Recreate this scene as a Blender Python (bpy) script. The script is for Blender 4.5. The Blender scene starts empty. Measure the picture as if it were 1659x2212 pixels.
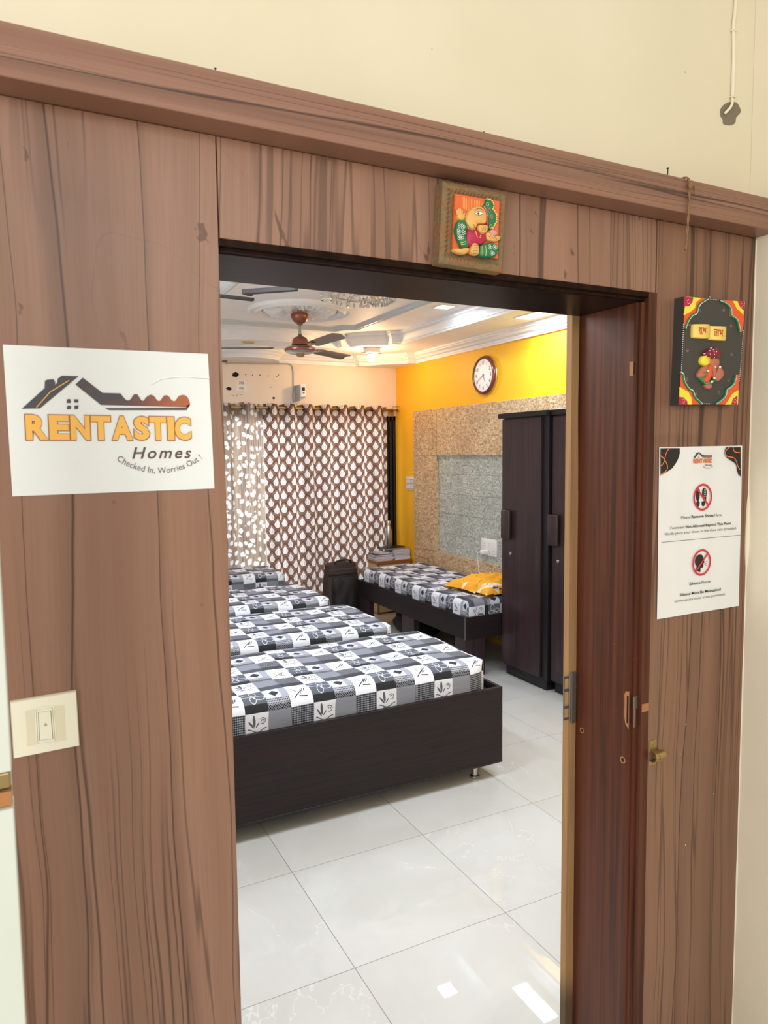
import bpy, bmesh, math, random
from mathutils import Vector, Matrix, noise
from mathutils.geometry import tessellate_polygon
random.seed(7)
PI = math.pi
scene = bpy.context.scene
COL = scene.collection

# ---------------------------------------------------------------- camera
cam_d = bpy.data.cameras.new('camera'); cam = bpy.data.objects.new('camera', cam_d); COL.objects.link(cam)
yaw, pitch, roll = math.radians(26.864), math.radians(-4.7368), math.radians(-0.6467)
F_PX = 1544.68
fw = Vector((math.sin(yaw)*math.cos(pitch), math.cos(yaw)*math.cos(pitch), math.sin(pitch)))
rt0 = Vector((math.cos(yaw), -math.sin(yaw), 0)); up0 = rt0.cross(fw)
rt = rt0*math.cos(roll) + up0*math.sin(roll); up = -rt0*math.sin(roll) + up0*math.cos(roll)
cam.matrix_world = Matrix(((rt.x, up.x, -fw.x, 0), (rt.y, up.y, -fw.y, 0), (rt.z, up.z, -fw.z, 1.66), (0, 0, 0, 1)))
cam_d.sensor_fit = 'VERTICAL'; cam_d.lens = 24.0; cam_d.sensor_height = 24.0*2212/F_PX
cam_d.clip_start = 0.02
cam_d.dof.use_dof = True; cam_d.dof.focus_distance = 2.3; cam_d.dof.aperture_fstop = 8.0
scene.camera = cam

# ---------------------------------------------------------------- render look
scene.view_settings.view_transform = 'Standard'; scene.view_settings.look = 'None'
scene.view_settings.gamma = 1.0; scene.view_settings.use_curve_mapping = False
scene.view_settings.exposure = 0.0
scene.cycles.use_denoising = True
scene.cycles.max_bounces = 8; scene.cycles.diffuse_bounces = 5; scene.cycles.glossy_bounces = 4
scene.cycles.transmission_bounces = 6; scene.cycles.sample_clamp_indirect = 6.0
scene.cycles.caustics_reflective = False; scene.cycles.caustics_refractive = False

# ---------------------------------------------------------------- world and lights
W = bpy.data.worlds.new('world'); scene.world = W; W.use_nodes = True
bg = W.node_tree.nodes['Background']; bg.inputs[0].default_value = (1.0, 0.97, 0.92, 1); bg.inputs[1].default_value = 0.70

def area(name, loc, target, sx, sy, power, color, spread=180):
    d = bpy.data.lights.new(name, 'AREA'); d.shape = 'RECTANGLE'; d.size = sx; d.size_y = sy
    d.energy = power; d.color = color; d.spread = math.radians(spread)
    o = bpy.data.objects.new(name, d); COL.objects.link(o); o.location = loc
    o.rotation_euler = (Vector(target)-Vector(loc)).to_track_quat('-Z', 'Y').to_euler()
    return o
# hall light: one added at left for the side wall, one behind for glare
area('hall_left_fill', (-1.45, -1.3, 1.9), (1.4, 0.9, 1.4), 1.5, 1.4, 55, (1.0, 0.97, 0.92))
area('hall_clerestory_light', (0.55, -2.0, 2.75), (0.2, 1.2, 1.9), 1.3, 0.9, 20, (1.0, 0.97, 0.92))
# unseen cool ceiling lights, assumed from symmetry and added to light the room
LED = (0.74, 0.86, 1.0)
for nm, x, y, z, p, sx, sy in (('room_added_light', 0.55, 4.18, 2.62, 24, .13, .39), ('room_added_light', 3.40, 2.5, 2.62, 16, .13, .39),
                       ('room_added_light', 0.55, 2.5, 2.62, 24, .13, .39), ('room_added_light', 1.02, 4.73, 2.73, 11, .12, .12),
                       ('room_added_light', 2.93, 2.6, 2.73, 11, .12, .12), ('room_added_light', 1.98, 2.1, 2.62, 17, .39, .13)):
    area(nm, (x, y, z), (x, y, 0), sx, sy, p, LED)
# daylight outside the curtained balcony door
area('balcony_daylight', (2.1, 7.6, 1.5), (2.1, 6.8, 1.0), 3.0, 2.2, 100, (0.95, 0.97, 1.0))

# ---------------------------------------------------------------- node expression helper
NT = None
def lin(v): v /= 255.0; return v/12.92 if v <= 0.04045 else ((v+0.055)/1.055)**2.4
def c(r, g, b): return (lin(r), lin(g), lin(b), 1.0)
class S:
    def __init__(s, k): s.k = k
    def __add__(a, b): return M('ADD', a, b)
    __radd__ = __add__
    def __sub__(a, b): return M('SUBTRACT', a, b)
    def __rsub__(a, b): return M('SUBTRACT', b, a)
    def __mul__(a, b): return M('MULTIPLY', a, b)
    __rmul__ = __mul__
    def __truediv__(a, b): return M('DIVIDE', a, b)
    def __rtruediv__(a, b): return M('DIVIDE', b, a)
def put(inp, v):
    if isinstance(v, S): NT.links.new(v.k, inp)
    else: inp.default_value = v
def M(op, *a, clamp=False):
    n = NT.nodes.new('ShaderNodeMath'); n.operation = op; n.use_clamp = clamp
    for i, v in enumerate(a): put(n.inputs[i], v)
    return S(n.outputs[0])
def ab(a): return M('ABSOLUTE', a)
def mn(a, b): return M('MINIMUM', a, b)
def mx(a, b): return M('MAXIMUM', a, b)
def fl(a): return M('FLOOR', a)
def fr(a): return M('FRACT', a)
def sn(a): return M('SINE', a)
def cs(a): return M('COSINE', a)
def lt(a, b): return M('LESS_THAN', a, b)
def gt(a, b): return M('GREATER_THAN', a, b)
def sq(a): return M('SQRT', a)
def smooth(x, a, b, ta=0.0, tb=1.0):
    n = NT.nodes.new('ShaderNodeMapRange'); n.interpolation_type = 'SMOOTHSTEP'
    for i, v in enumerate((x, a, b, ta, tb)): put(n.inputs[i], v)
    return S(n.outputs[0])
def mix(f, A, B):
    n = NT.nodes.new('ShaderNodeMix'); n.data_type = 'RGBA'
    put(n.inputs[0], f); put(n.inputs[6], A); put(n.inputs[7], B); return S(n.outputs[2])
def mul(f, A, B):
    n = NT.nodes.new('ShaderNodeMix'); n.data_type = 'RGBA'; n.blend_type = 'MULTIPLY'
    put(n.inputs[0], f); put(n.inputs[6], A); put(n.inputs[7], B); return S(n.outputs[2])
def coords(kind='Object'):
    n = NT.nodes.new('ShaderNodeTexCoord'); s = NT.nodes.new('ShaderNodeSeparateXYZ')
    NT.links.new(n.outputs[kind], s.inputs[0]); return S(s.outputs[0]), S(s.outputs[1]), S(s.outputs[2])
def vec(x, y, z):
    n = NT.nodes.new('ShaderNodeCombineXYZ'); put(n.inputs[0], x); put(n.inputs[1], y); put(n.inputs[2], z); return S(n.outputs[0])
def nz(v, scale=1.0, detail=2.0, rough=0.5, dist=0.0):
    n = NT.nodes.new('ShaderNodeTexNoise'); put(n.inputs['Vector'], v); n.inputs['Scale'].default_value = scale
    n.inputs['Detail'].default_value = detail; n.inputs['Roughness'].default_value = rough; n.inputs['Distortion'].default_value = dist
    return S(n.outputs[0])
def vor(v, scale=1.0, rnd=1.0, feature='F1'):
    n = NT.nodes.new('ShaderNodeTexVoronoi'); n.feature = feature; put(n.inputs['Vector'], v)
    n.inputs['Scale'].default_value = scale; n.inputs['Randomness'].default_value = rnd; return n
def mat(name, col, rough=0.5, metal=0.0, build=None, coat=0.0, spec=0.5, bump=None, emit=None, trans=0.0, ior=1.45, sheen=0.0):
    global NT
    m = bpy.data.materials.new(name); m.use_nodes = True; NT = m.node_tree
    b = NT.nodes['Principled BSDF']
    b.inputs['Roughness'].default_value = rough; b.inputs['Metallic'].default_value = metal
    b.inputs['Coat Weight'].default_value = coat; b.inputs['Coat Roughness'].default_value = 0.08
    b.inputs['Specular IOR Level'].default_value = spec; b.inputs['Transmission Weight'].default_value = trans; b.inputs['IOR'].default_value = ior
    if build: col = build(b)
    elif isinstance(col, tuple):
        # a faint procedural variation so that no surface is a flat tone
        x, y, z = coords(); n = nz(vec(x, y, z), 9.0, 3.0)
        col = mix(n, tuple(v*0.93 for v in col[:3])+(1,), tuple(min(1, v*1.05) for v in col[:3])+(1,))
    put(b.inputs['Base Color'], col)
    if emit: b.inputs['Emission Color'].default_value = emit[0]; b.inputs['Emission Strength'].default_value = emit[1]
    return m
def add_bump(b, h, strength=0.2, dist=0.01):
    n = NT.nodes.new('ShaderNodeBump'); n.inputs['Strength'].default_value = strength; n.inputs['Distance'].default_value = dist
    put(n.inputs['Height'], h); NT.links.new(n.outputs[0], b.inputs['Normal'])

MT = {}
# brown laminate, grain running vertically (axis 'z') or along the pelmet (axis 'x')
def laminate(axis, base, seed, K=1.0, specks=.0, scuff=.0):
    def f(b):
        x, y, z = coords()
        u, v = (x, z) if axis == 'z' else (z, x)
        u = u*K + seed
        warp = nz(vec(u*1.5, v*0.6, seed), 1.0, 2.0)*0.12 + nz(vec(u*6.0, v*2.2, seed), 1.0, 2.0)*0.022
        u2 = u + warp
        tone = nz(vec(u2*11.0, v*0.35, seed), 1.0, 2.0)
        fine = nz(vec(u2*230.0, v*5.0, seed), 1.0, 2.0)
        soft = nz(vec(u*3.0, v*1.1, seed+4), 1.0, 1.0)
        r, g, bb = base
        col = mix(smooth(tone, .3, .7), c(r*.90, g*.88, bb*.86), c(r*1.05, g*1.05, bb*1.05))
        col = mix(smooth(fine, .35, .75, 0, .35), col, c(r*.84, g*.80, bb*.77))
        col = mix(smooth(soft, .35, .7, 0, .30), col, c(r*1.06, g*1.02, bb*.98))
        n1 = nz(vec(u2*7.5, v*0.22, seed+9), 1.0, 1.0); n2 = nz(vec(u2*19.0, v*0.30, seed+17), 1.0, 1.0); n3 = nz(vec(u2*33.0, v*0.5, seed+23), 1.0, 1.0)
        l1 = smooth(ab(n1-.5), 0, .008, 1, 0)
        l2 = smooth(ab(n2-.47), 0, .020, 1, 0)*smooth(nz(vec(u*4, v*.5, seed+31), 1.0, 0.0), .38, .50)
        l3 = smooth(ab(n3-.5), 0, .030, 1, 0)*smooth(nz(vec(u*6, v*.8, seed+37), 1.0, 0.0), .42, .56)
        l4 = smooth(n1-.5, 0, .09, .22, 0)*gt(n1, .5)
        dark = mx(mx(l1*.85, l2*.75), mx(l3*.55, l4))
        col = mix(dark, col, c(r*.40, g*.37, bb*.38))
        if specks:
            sp = vor(vec(x, 0.0, z), 17.0); rn = nz(vec(x*23, 4.0, z*23), 1.0, 0)
            d = smooth(S(sp.outputs[0]), .018, .045, 1, 0)*gt(rn, .54)
            col = mix(d*specks, col, c(222, 210, 190))
        if scuff:
            sc_ = nz(vec(x*16, 1.0, z*9+x*6), 1.0, 3.0, .6, 1.0); up = smooth(z, 1.75, 1.95)
            col = mix(smooth(sc_, .66, .70)*up*scuff, col, c(r*.62, g*.58, bb*.56))
            col = mix(smooth(ab(nz(vec(x*2.2+z*.9, 1.0, z*1.1), 1.0, 2.0)-.52), 0, .0014, 1, 0)*up*.22, col, c(r*.6, g*.55, bb*.5))
        put(b.inputs['Roughness'], nz(vec(x*4, y*4, z*4), 1.0, 3.0)*.12 + .30)
        return col
    return f
MT['laminate'] = mat('laminate_vertical', None, build=laminate('z', (147, 112, 93), 0.0, scuff=.8), spec=.5)
MT['laminate_r'] = mat('laminate_vertical_right', None, build=laminate('z', (134, 100, 80), 5.3, specks=.9), spec=.4)
MT['laminate_h'] = mat('laminate_horizontal', None, build=laminate('x', (142, 106, 88), 2.6, K=3.2, specks=.5), spec=.4)

def polish(base, k):
    def f(b):
        x, y, z = coords()
        n = nz(vec(x*70, y*70, z*1.6), 1.0, 3.0); w = nz(vec(x*9, y*9, z*.9), 1.0, 2.0)
        r, g, bb = base
        col = mix(smooth(n, .35, .7), c(r*.75, g*.72, bb*.7), c(r*1.15, g*1.15, bb*1.1))
        col = mix(smooth(w, .4, .7, 0, .5), col, c(r*1.25, g*1.15, bb))
        sp = vor(vec(x, y, z), 55.0); d = smooth(S(sp.outputs[0]), .02, .05, 1, 0)*gt(nz(vec(x*60, y*60, z*60), 1.0, 0), .66)
        return mix(d*k, col, c(190, 160, 130))
    return f
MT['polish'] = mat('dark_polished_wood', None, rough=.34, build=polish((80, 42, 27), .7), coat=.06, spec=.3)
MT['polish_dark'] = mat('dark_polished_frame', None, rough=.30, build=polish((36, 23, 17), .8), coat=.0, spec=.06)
def raw(b):
    x, y, z = coords()
    n = nz(vec(x*180, y*180, z*4), 1.0, 3.0); w = nz(vec(x*20, y*20, z*1.3), 1.0, 2.0)
    col = mix(n, c(140, 104, 66), c(178, 138, 92))
    col = mix(smooth(w, .45, .7, 0, .6), col, c(120, 92, 66))
    return mix(smooth(z, .12, .24, .8, 0), col, c(62, 50, 38))
MT['raw'] = mat('bare_timber', None, rough=.7, build=raw)
MT['raw2'] = mat('bare_timber_cut', c(170, 115, 72), .8)

def wallpaint(col1, stain):
    def f(b):
        x, y, z = coords()
        n = nz(vec(x, y, z), 2.2, 3.0); g = nz(vec(x, y, z), 22.0, 4.0)
        r, gg, bb = col1
        col = mix(smooth(n, .3, .7), c(r*.975, gg*.975, bb*.965), c(r, gg, bb))
        sp = vor(vec(x, y, z*.8), 14.0); d = smooth(S(sp.outputs[0]), .01, .035, 1, 0)*gt(nz(vec(x*19, y*19, z*19), 1.0, 0), .62)
        col = mix(d*stain, col, c(120, 105, 85))
        add_bump(b, g + nz(vec(x, y, z), 3.0, 2.0)*3.0, .12, .006)
        return col
    return f
MT['cream'] = mat('cream_paint', None, rough=.55, build=wallpaint((225, 215, 188), .8))
MT['cream_side'] = mat('cream_paint_side', None, rough=.55, build=wallpaint((234, 224, 200), .9))
MT['cream_room'] = mat('pale_room_paint', None, rough=.6, build=wallpaint((236, 222, 208), .5))
MT['yellow'] = mat('yellow_paint', None, rough=.5, build=wallpaint((250, 188, 36), .35))
MT['plaster'] = mat('grey_cement_patch', c(125, 115, 98), .9)
MT['white_ceiling'] = mat('white_gypsum', c(243, 244, 247), .6)
MT['grey_gloss'] = mat('grey_white_gypsum', c(205, 212, 216), .35)

def tiles(b):
    x, y, z = coords()
    tx = (x-.888)/.598; ty = (y-1.998)/.598
    jx = ab(fr(tx+.5)-.5)*.598; jy = ab(fr(ty+.5)-.5)*.598
    joint = smooth(mn(jx, jy), .0008, .0020, 1, 0)
    cx, cy = fl(tx), fl(ty)
    off = sn(cx*12.7+cy*41.3)*20
    n = nz(vec(x*1.6+off, y*1.6-off, 0), 1.0, 5.0, .6, 1.2)
    vein = smooth(ab(n-.5), 0, .006, .55, 0)*smooth(nz(vec(x*2.3+off, y*2.3, 3), 1.0, 2.0), .46, .6)
    col = mix(smooth(n, .3, .7), c(196, 195, 190), c(204, 204, 201))
    col = mix(vein, col, c(224, 224, 222))
    sp = vor(vec(x, y, 0), 5.0); d = smooth(S(sp.outputs[0]), .012, .022, 1, 0)*gt(nz(vec(x*7, y*7, 1), 1.0, 0), .55)
    col = mix(d*.8, col, c(90, 80, 70))
    put(b.inputs['Roughness'], joint*.4 + .018)
    return mix(joint*.8, col, c(120, 104, 88))
MT['floor'] = mat('vitrified_tiles', None, build=tiles, spec=.5)

def wenge(b):
    x, y, z = coords()
    n = nz(vec(x*3, y*3, z*110), 1.0, 3.0); w = nz(vec(x*2, y*2, z*14), 1.0, 2.0)
    col = mix(smooth(n, .35, .7), c(31, 25, 27), c(40, 31, 33))
    col = mix(smooth(w, .5, .75, 0, .4), col, c(50, 33, 35))
    s = nz(vec(x*1.2+z*2.0, y, z*1.4), 1.0, 3.0, .5, .8)
    return mix(smooth(ab(s-.52), 0, .0010, .12, 0), col, c(100, 88, 84))
MT['wenge'] = mat('wenge_laminate', None, rough=.4, spec=.3, build=wenge)
def wenge_v(b):
    x, y, z = coords()
    n = nz(vec(x*120, y*120, z*1.5), 1.0, 3.0); w = nz(vec(x*10, y*10, z*.7), 1.0, 2.0)
    col = mix(smooth(n, .35, .7), c(42, 29, 31), c(60, 43, 46))
    return mix(smooth(w, .5, .75, 0, .5), col, c(64, 42, 48))
MT['wenge_v'] = mat('wenge_laminate_upright', None, rough=.36, build=wenge_v)
MT['black_edge'] = mat('black_edging', c(24, 22, 26), .35)
MT['teak'] = mat('teak_edging', c(146, 88, 34), .45)
MT['beech'] = mat('pale_beech_laminate', c(205, 180, 130), .5)

# bed sheet: three columns by two rows of patches, coordinates in metres from the unfolded cloth
def sheet(swap):
    def f(b):
        u, v, _ = coords('UV')
        if swap: u, v = v, u
        wob = nz(vec(u, v, 0), 6.0, 1.0)*.012-.006
        u = u + wob; v = v + wob*.8
        cu = u/.1042; cv = v/.139
        col_i = M('FLOORED_MODULO', fl(cu), 3.0); row_i = M('FLOORED_MODULO', fl(cv), 2.0)
        a = fr(cu); t = fr(cv)
        A0, A1, A2 = lt(col_i, .5), lt(ab(col_i-1), .5), gt(col_i, 1.5)
        RA = lt(row_i, .5); RB = 1-RA
        white = c(226, 228, 236); black = c(34, 36, 40)
        # shared fine patterns
        hat = smooth(sn((a+t)*44)*sn((a-t)*44), -.1, .35)
        dots = vor(vec(cu*9, cv*12, 0), 1.0, 0.0); dts = smooth(S(dots.outputs[0]), .24, .36, 1, 0)
        ring = smooth(ab(S(dots.outputs[0])-.36), 0, .10, 1, 0)
        # A0 white patch with a dark twig
        tw = ab((t-.22) - (a-.2)*.78 - sn(a*6)*.03); tw_m = smooth(tw, .014, .030, 1, 0)*gt(a, .2)*lt(a, .60)
        br = lt(ab(t-.46-.5*(a-.5)), .11-(a-.62)*(a-.62)*2.5)*gt(a, .46)*lt(a, .84)*lt(ab(fr((a*1.5-t*.5)*8)-.5), .24)
        br2 = smooth(ab(t-.30-(.42-a)*.1), .012, .03, 1, 0)*gt(a, .42)*lt(a, .78)
        hook = smooth(ab(t-.62+(a-.25)*1.2), .015, .035, 1, 0)*gt(a, .18)*lt(a, .36)
        pa0 = mix(mx(mx(tw_m, br), mx(br2, hook)), white, black)
        # A1 dark patch: plain band below, looping chain of white dots above
        aa = (a-.5)*2; tt = (t-.62)/.36
        def petal(px, py, rx, ry):
            q = sq((aa-px)*(aa-px)/(rx*rx)+(tt-py)*(tt-py)/(ry*ry)); return smooth(ab(q-1), .06, .17, 1, 0)
        pet = mx(mx(petal(-.5, .30, .48, .30), petal(.5, -.30, .48, .30)), mx(petal(.12, .52, .26, .44), petal(-.12, -.52, .26, .44)))
        pet = pet*smooth(ab(fr((a+t*1.3)*13)-.5), .10, .22)
        pa1 = mix(smooth(t, .24, .27), c(44, 46, 48), c(92, 96, 106))
        pa1 = mix(pet, pa1, white)
        # A2 light patch with a dark diamond, dotted band below
        dia = lt(ab(a-.42)/.24 + ab(t-.66)/.20, 1.0)
        pa2 = mix(gt(t, .40), mix(hat, c(176, 178, 188), c(70, 72, 80)), mix(gt(a, .70), c(196, 198, 210), c(158, 161, 172)))
        pa2 = mix(lt(t, .18), pa2, mix(ring, c(26, 27, 32), c(190, 192, 200)))
        pa2 = mix(dia, pa2, c(56, 57, 58))
        # B0 dark dotted, B1 white leaf sprig, B2 plain grey with a dark band
        pb0 = mix(gt(t, .35), mix(ring*.8, c(24, 25, 30), c(136, 138, 148)), mix(hat, c(42, 44, 52), c(150, 152, 162)))
        leaf = lt(ab(a-.38+(t-.7)*.1), .06*sq(mx(1-((t-.76)/.19)*((t-.76)/.19), 0.0)))
        lf2 = mx(lt(ab(t-.64+(a-.27)*.9), .05*sq(mx(1-((a-.26)/.12)*((a-.26)/.12), 0.0))), lt(ab(t-.62-(a-.52)*.9), .035*sq(mx(1-((a-.52)/.08)*((a-.52)/.08), 0.0))))
        rs = sq((a-.74)*(a-.74)+(t-.74)*(t-.74)*1.6); sp = mx(smooth(ab(rs-.12), .010, .024, 1, 0)*gt(a*1.5+t*.4, 1.28), smooth(ab(rs-.05), .010, .022, 1, 0)*gt(t, .72))
        stem = mx(smooth(ab(t-.45-sn(a*8+.6)*.06), .010, .026, 1, 0)*gt(a, .10)*lt(a, .92), smooth(ab(t-.36+sn(a*11)*.04), .012, .03, 1, 0)*gt(a, .2)*lt(a, .8))
        pb1 = mix(mx(mx(leaf, lf2), mx(sp, stem)), c(216, 217, 226), c(90, 90, 96))
        pb2 = mix(lt(t, .36), c(132, 135, 146), c(78, 81, 90))
        colA = mix(A1, mix(A2, pa0, pa2), pa1)
        colB = mix(A1, mix(A2, pb0, pb2), pb1)
        col = mix(RB, colA, colB)
        add_bump(b, nz(vec(u, v, 0), 260.0, 1.0)*.3 + nz(vec(u*1.4, v*3.0, 5), 5.0, 3.0)*3, .35, .006)
        return col
    return f
MT['sheet'] = mat('patchwork_bedsheet', None, rough=.85, build=sheet(False), spec=.2)
MT['sheet_r'] = mat('patchwork_bedsheet_turned', None, rough=.85, build=sheet(True), spec=.2)

def cloth_shader(m, colfn, transl):
    global NT
    m.use_nodes = True; NT = m.node_tree
    b = NT.nodes['Principled BSDF']; out = NT.nodes['Material Output']
    b.inputs['Roughness'].default_value = .9; b.inputs['Specular IOR Level'].default_value = .1
    col = colfn(b); put(b.inputs['Base Color'], col)
    tr = NT.nodes.new('ShaderNodeBsdfTranslucent'); put(tr.inputs[0], col)
    mxs = NT.nodes.new('ShaderNodeMixShader'); mxs.inputs[0].default_value = transl
    NT.links.new(b.outputs[0], mxs.inputs[1]); NT.links.new(tr.outputs[0], mxs.inputs[2]); NT.links.new(mxs.outputs[0], out.inputs[0])
def drops(b):
    u, v, _ = coords('UV')
    w, h = .128, .138
    def lat(ou, ov):
        x = (fr(u/w+ou)-.5)*w; y = (fr(v/h+ov)-.5)*h
        r2 = x*x+y*y
        circ = lt(r2, .031*.031)
        tri = lt(ab(x), (.053-y)*.62)*gt(y, .012)
        drop = mx(circ, tri)
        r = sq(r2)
        lace = smooth(ab(r-.019), .0, .0045, 1, 0)*gt(ab(x), .004)
        lace = mx(lace, smooth(ab(ab(x)-.010), 0, .003, 1, 0)*lt(y, .01)*gt(y, -.018))
        return drop, lace
    d1, l1 = lat(0, 0); d2, l2 = lat(.5, .5)
    z1 = ab(fr(u/w+.5)-.5)*2
    z1 = ab(fr(u/w*2+.0)-.5)*2
    ph = fr((v - z1*.030)/(h*.5))
    col = mix(smooth(ph, .0, .06), c(170, 145, 132), c(112, 84, 74))
    col = mix(smooth(ph, .30, .34), col, c(150, 122, 108))
    col = mix(smooth(ph, .55, .60), col, c(92, 62, 52))
    col = mix(smooth(ph, .80, .84), col, c(118, 84, 70))
    st = nz(vec(u*300, v*300, 0), 1.0, 1.0)
    col = mix(st*.35, col, c(140, 115, 100))
    d = mx(d1, d2); l = mx(l1*d1, l2*d2)
    return mix(d, col, mix(l*.55, c(238, 234, 232), c(120, 96, 90)))
def leaves(b):
    u, v, _ = coords('UV')
    vo = vor(vec(u*13.5, v*10.5, 0), 1.0, .75)
    px = NT.nodes.new('ShaderNodeSeparateXYZ'); NT.links.new(vo.outputs['Position'], px.inputs[0])
    dx = (u*13.5 - S(px.outputs[0]))/13.5; dy = (v*10.5 - S(px.outputs[1]))/10.5
    sc = NT.nodes.new('ShaderNodeSeparateColor'); NT.links.new(vo.outputs['Color'], sc.inputs[0])
    ang = (S(sc.outputs[0])-.5)*2.6
    ca, sa = cs(ang), sn(ang)
    x = dx*ca - dy*sa; y = dx*sa + dy*ca
    Ln = .031; yy = (y+.002)/Ln
    wid = (1-yy*yy)*.0205*(1-yy*.2)
    leaf = smooth(wid-ab(x), .0, .0018)
    rim = smooth(ab(ab(x)-wid), 0, .0022, 1, 0)
    mid = smooth(ab(x), .0006, .0018, 1, 0)
    streak = nz(vec(u*85, v*3.0, 0), 1.0, 3.0); s2 = nz(vec(u*14, v*1.3, 2), 1.0, 2.0)
    col = mix(smooth(streak, .3, .7), c(112, 94, 84), c(176, 160, 148))
    col = mix(smooth(s2, .42, .68, 0, .7), col, c(176, 158, 136))
    col = mix(rim*.55, col, c(220, 200, 180))
    return mix(leaf, col, mix(mid*.18, c(226, 228, 230), c(170, 165, 165)))
MT['drops'] = bpy.data.materials.new('brown_leaf_drop_curtain'); cloth_shader(MT['drops'], drops, .36)
MT['leaves'] = bpy.data.materials.new('pale_leaf_curtain'); cloth_shader(MT['leaves'], leaves, .48)

def bark(c1, c2, c3):
    def f(b):
        x, y, z = coords()
        n = nz(vec(x*10, y*10+nz(vec(x, y, z), 14.0, 2.0)*1.5, z*10), 5.2, 4.0, .68, 1.4); w = nz(vec(x, y, z), 3.0, 2.0)
        col = mix(smooth(n, .42, .58), c(*c1), c(*c2))
        return mix(smooth(w, .4, .7, 0, .35), col, c(*c3))
    return f
MT['bark'] = mat('tan_bark_laminate', None, rough=.38, build=bark((158, 124, 86), (226, 202, 164), (164, 132, 96)))
MT['bark_grey'] = mat('grey_green_bark_laminate', None, rough=.25, build=bark((142, 150, 143), (206, 210, 201), (136, 145, 138)))
MT['groove'] = mat('dark_groove', c(104, 78, 50), .8)
MT['groove_grey'] = mat('grey_groove', c(98, 104, 98), .8)

MT['paper'] = mat('white_paper', c(232, 233, 232), .7)
MT['paper_sign'] = mat('white_laminated_paper', c(233, 237, 235), .45)
MT['paper_crease'] = mat('paper_crease', c(250, 250, 250), .4)
MT['ink'] = mat('black_ink', c(30, 28, 28), .5)
MT['ink_grey'] = mat('grey_ink', c(84, 82, 82), .5)
MT['ink_brown'] = mat('brown_ink', c(98, 76, 76), .5)
MT['ink_mauve'] = mat('mauve_ink', c(128, 108, 116), .5)
MT['orange'] = mat('amber_print', c(246, 188, 88), .5)
MT['orange_line'] = mat('rust_print_outline', c(176, 118, 86), .5)
MT['orange_bright'] = mat('bright_orange_print', c(240, 130, 70), .5)
def keycol(b):
    x, y, z = coords('Generated')
    col = mix(smooth(x, .3, 1.0), c(76, 72, 78), c(176, 98, 62))
    return mix(smooth(nz(vec(x*3, y, z*2), 2.0, 2.0), .45, .7, 0, .4), col, c(110, 70, 56))
MT['key'] = mat('slate_to_copper_print', None, rough=.5, build=keycol)
MT['slate'] = mat('slate_print', c(78, 74, 80), .5)
MT['red_print'] = mat('red_print', c(205, 52, 62), .5)
MT['plastic'] = mat('white_plastic', c(236, 236, 234), .35)
MT['plastic_old'] = mat('yellowed_plastic', c(238, 236, 214), .35)
MT['plastic_old2'] = mat('yellowed_plastic_inset', c(226, 220, 192), .4)
MT['dark_hole'] = mat('dark_hole', c(28, 24, 22), .9)
MT['grey_plastic'] = mat('grey_plastic', c(178, 182, 184), .5)
MT['copper'] = mat('copper_enamel', c(150, 92, 74), .28, .55)
MT['fan_grey'] = mat('brown_grey_blade_enamel', c(104, 94, 90), .3, .5)
MT['steel'] = mat('brushed_steel', c(196, 194, 190), .28, 1.0)
MT['steel_dull'] = mat('dull_steel', c(150, 146, 138), .45, .9)
MT['rust'] = mat('rusty_screw', c(112, 62, 40), .7)
MT['brass'] = mat('aged_brass', c(176, 152, 100), .35, .9)
MT['black'] = mat('black_aluminium', c(22, 20, 20), .4)
MT['dark_metal'] = mat('dark_brown_metal', c(46, 39, 37), .55)
gm = bpy.data.materials.new('clear_glass'); gm.use_nodes = True; NT = gm.node_tree
_t = NT.nodes.new('ShaderNodeBsdfTransparent'); _g = NT.nodes.new('ShaderNodeBsdfGlossy'); _g.inputs['Roughness'].default_value = .02; _m = NT.nodes.new('ShaderNodeMixShader'); _m.inputs[0].default_value = .08
NT.links.new(_t.outputs[0], _m.inputs[1]); NT.links.new(_g.outputs[0], _m.inputs[2]); NT.links.new(_m.outputs[0], NT.nodes['Material Output'].inputs[0]); MT['glass'] = gm
MT['crystal'] = mat('crystal', (1, 1, 1, 1), .02, trans=.85, ior=1.6)
MT['led'] = mat('lit_panel', c(240, 250, 255), .5, emit=((0.86, 0.94, 1.0, 1), 9.0))
MT['bulb'] = mat('lit_bulb', c(255, 240, 210), .5, emit=((1.0, 0.74, 0.42, 1), 60.0))
MT['bag'] = mat('dark_brown_fabric', c(58, 44, 40), .75)
MT['bag_dark'] = mat('black_fabric_panel', c(34, 28, 28), .6)
MT['rope'] = mat('jute_rope', c(140, 104, 74), .9)
MT['white_enamel'] = mat('greenish_white_enamel', c(204, 210, 200), .4)
MT['clock_rim'] = mat('rosewood_rim', c(112, 52, 40), .25, coat=.4)
MT['gold'] = mat('gold_trim', c(214, 180, 110), .3, .8)
MT['clockface'] = mat('clock_face', c(240, 241, 242), .4)
def tiedye(b):
    x, y, z = coords()
    n = nz(vec(x*6+y*10, y*3, z*5), 1.0, 3.0, .5, 1.0); s = nz(vec(x*14, y*40, z*20), 1.0, 2.0)
    col = mix(smooth(n, .60, .66), c(240, 170, 45), c(245, 238, 215))
    return mix(smooth(s, .66, .72), col, c(84, 48, 96))
MT['tiedye'] = mat('amber_tie_dye', None, rough=.85, build=tiedye)
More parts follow.
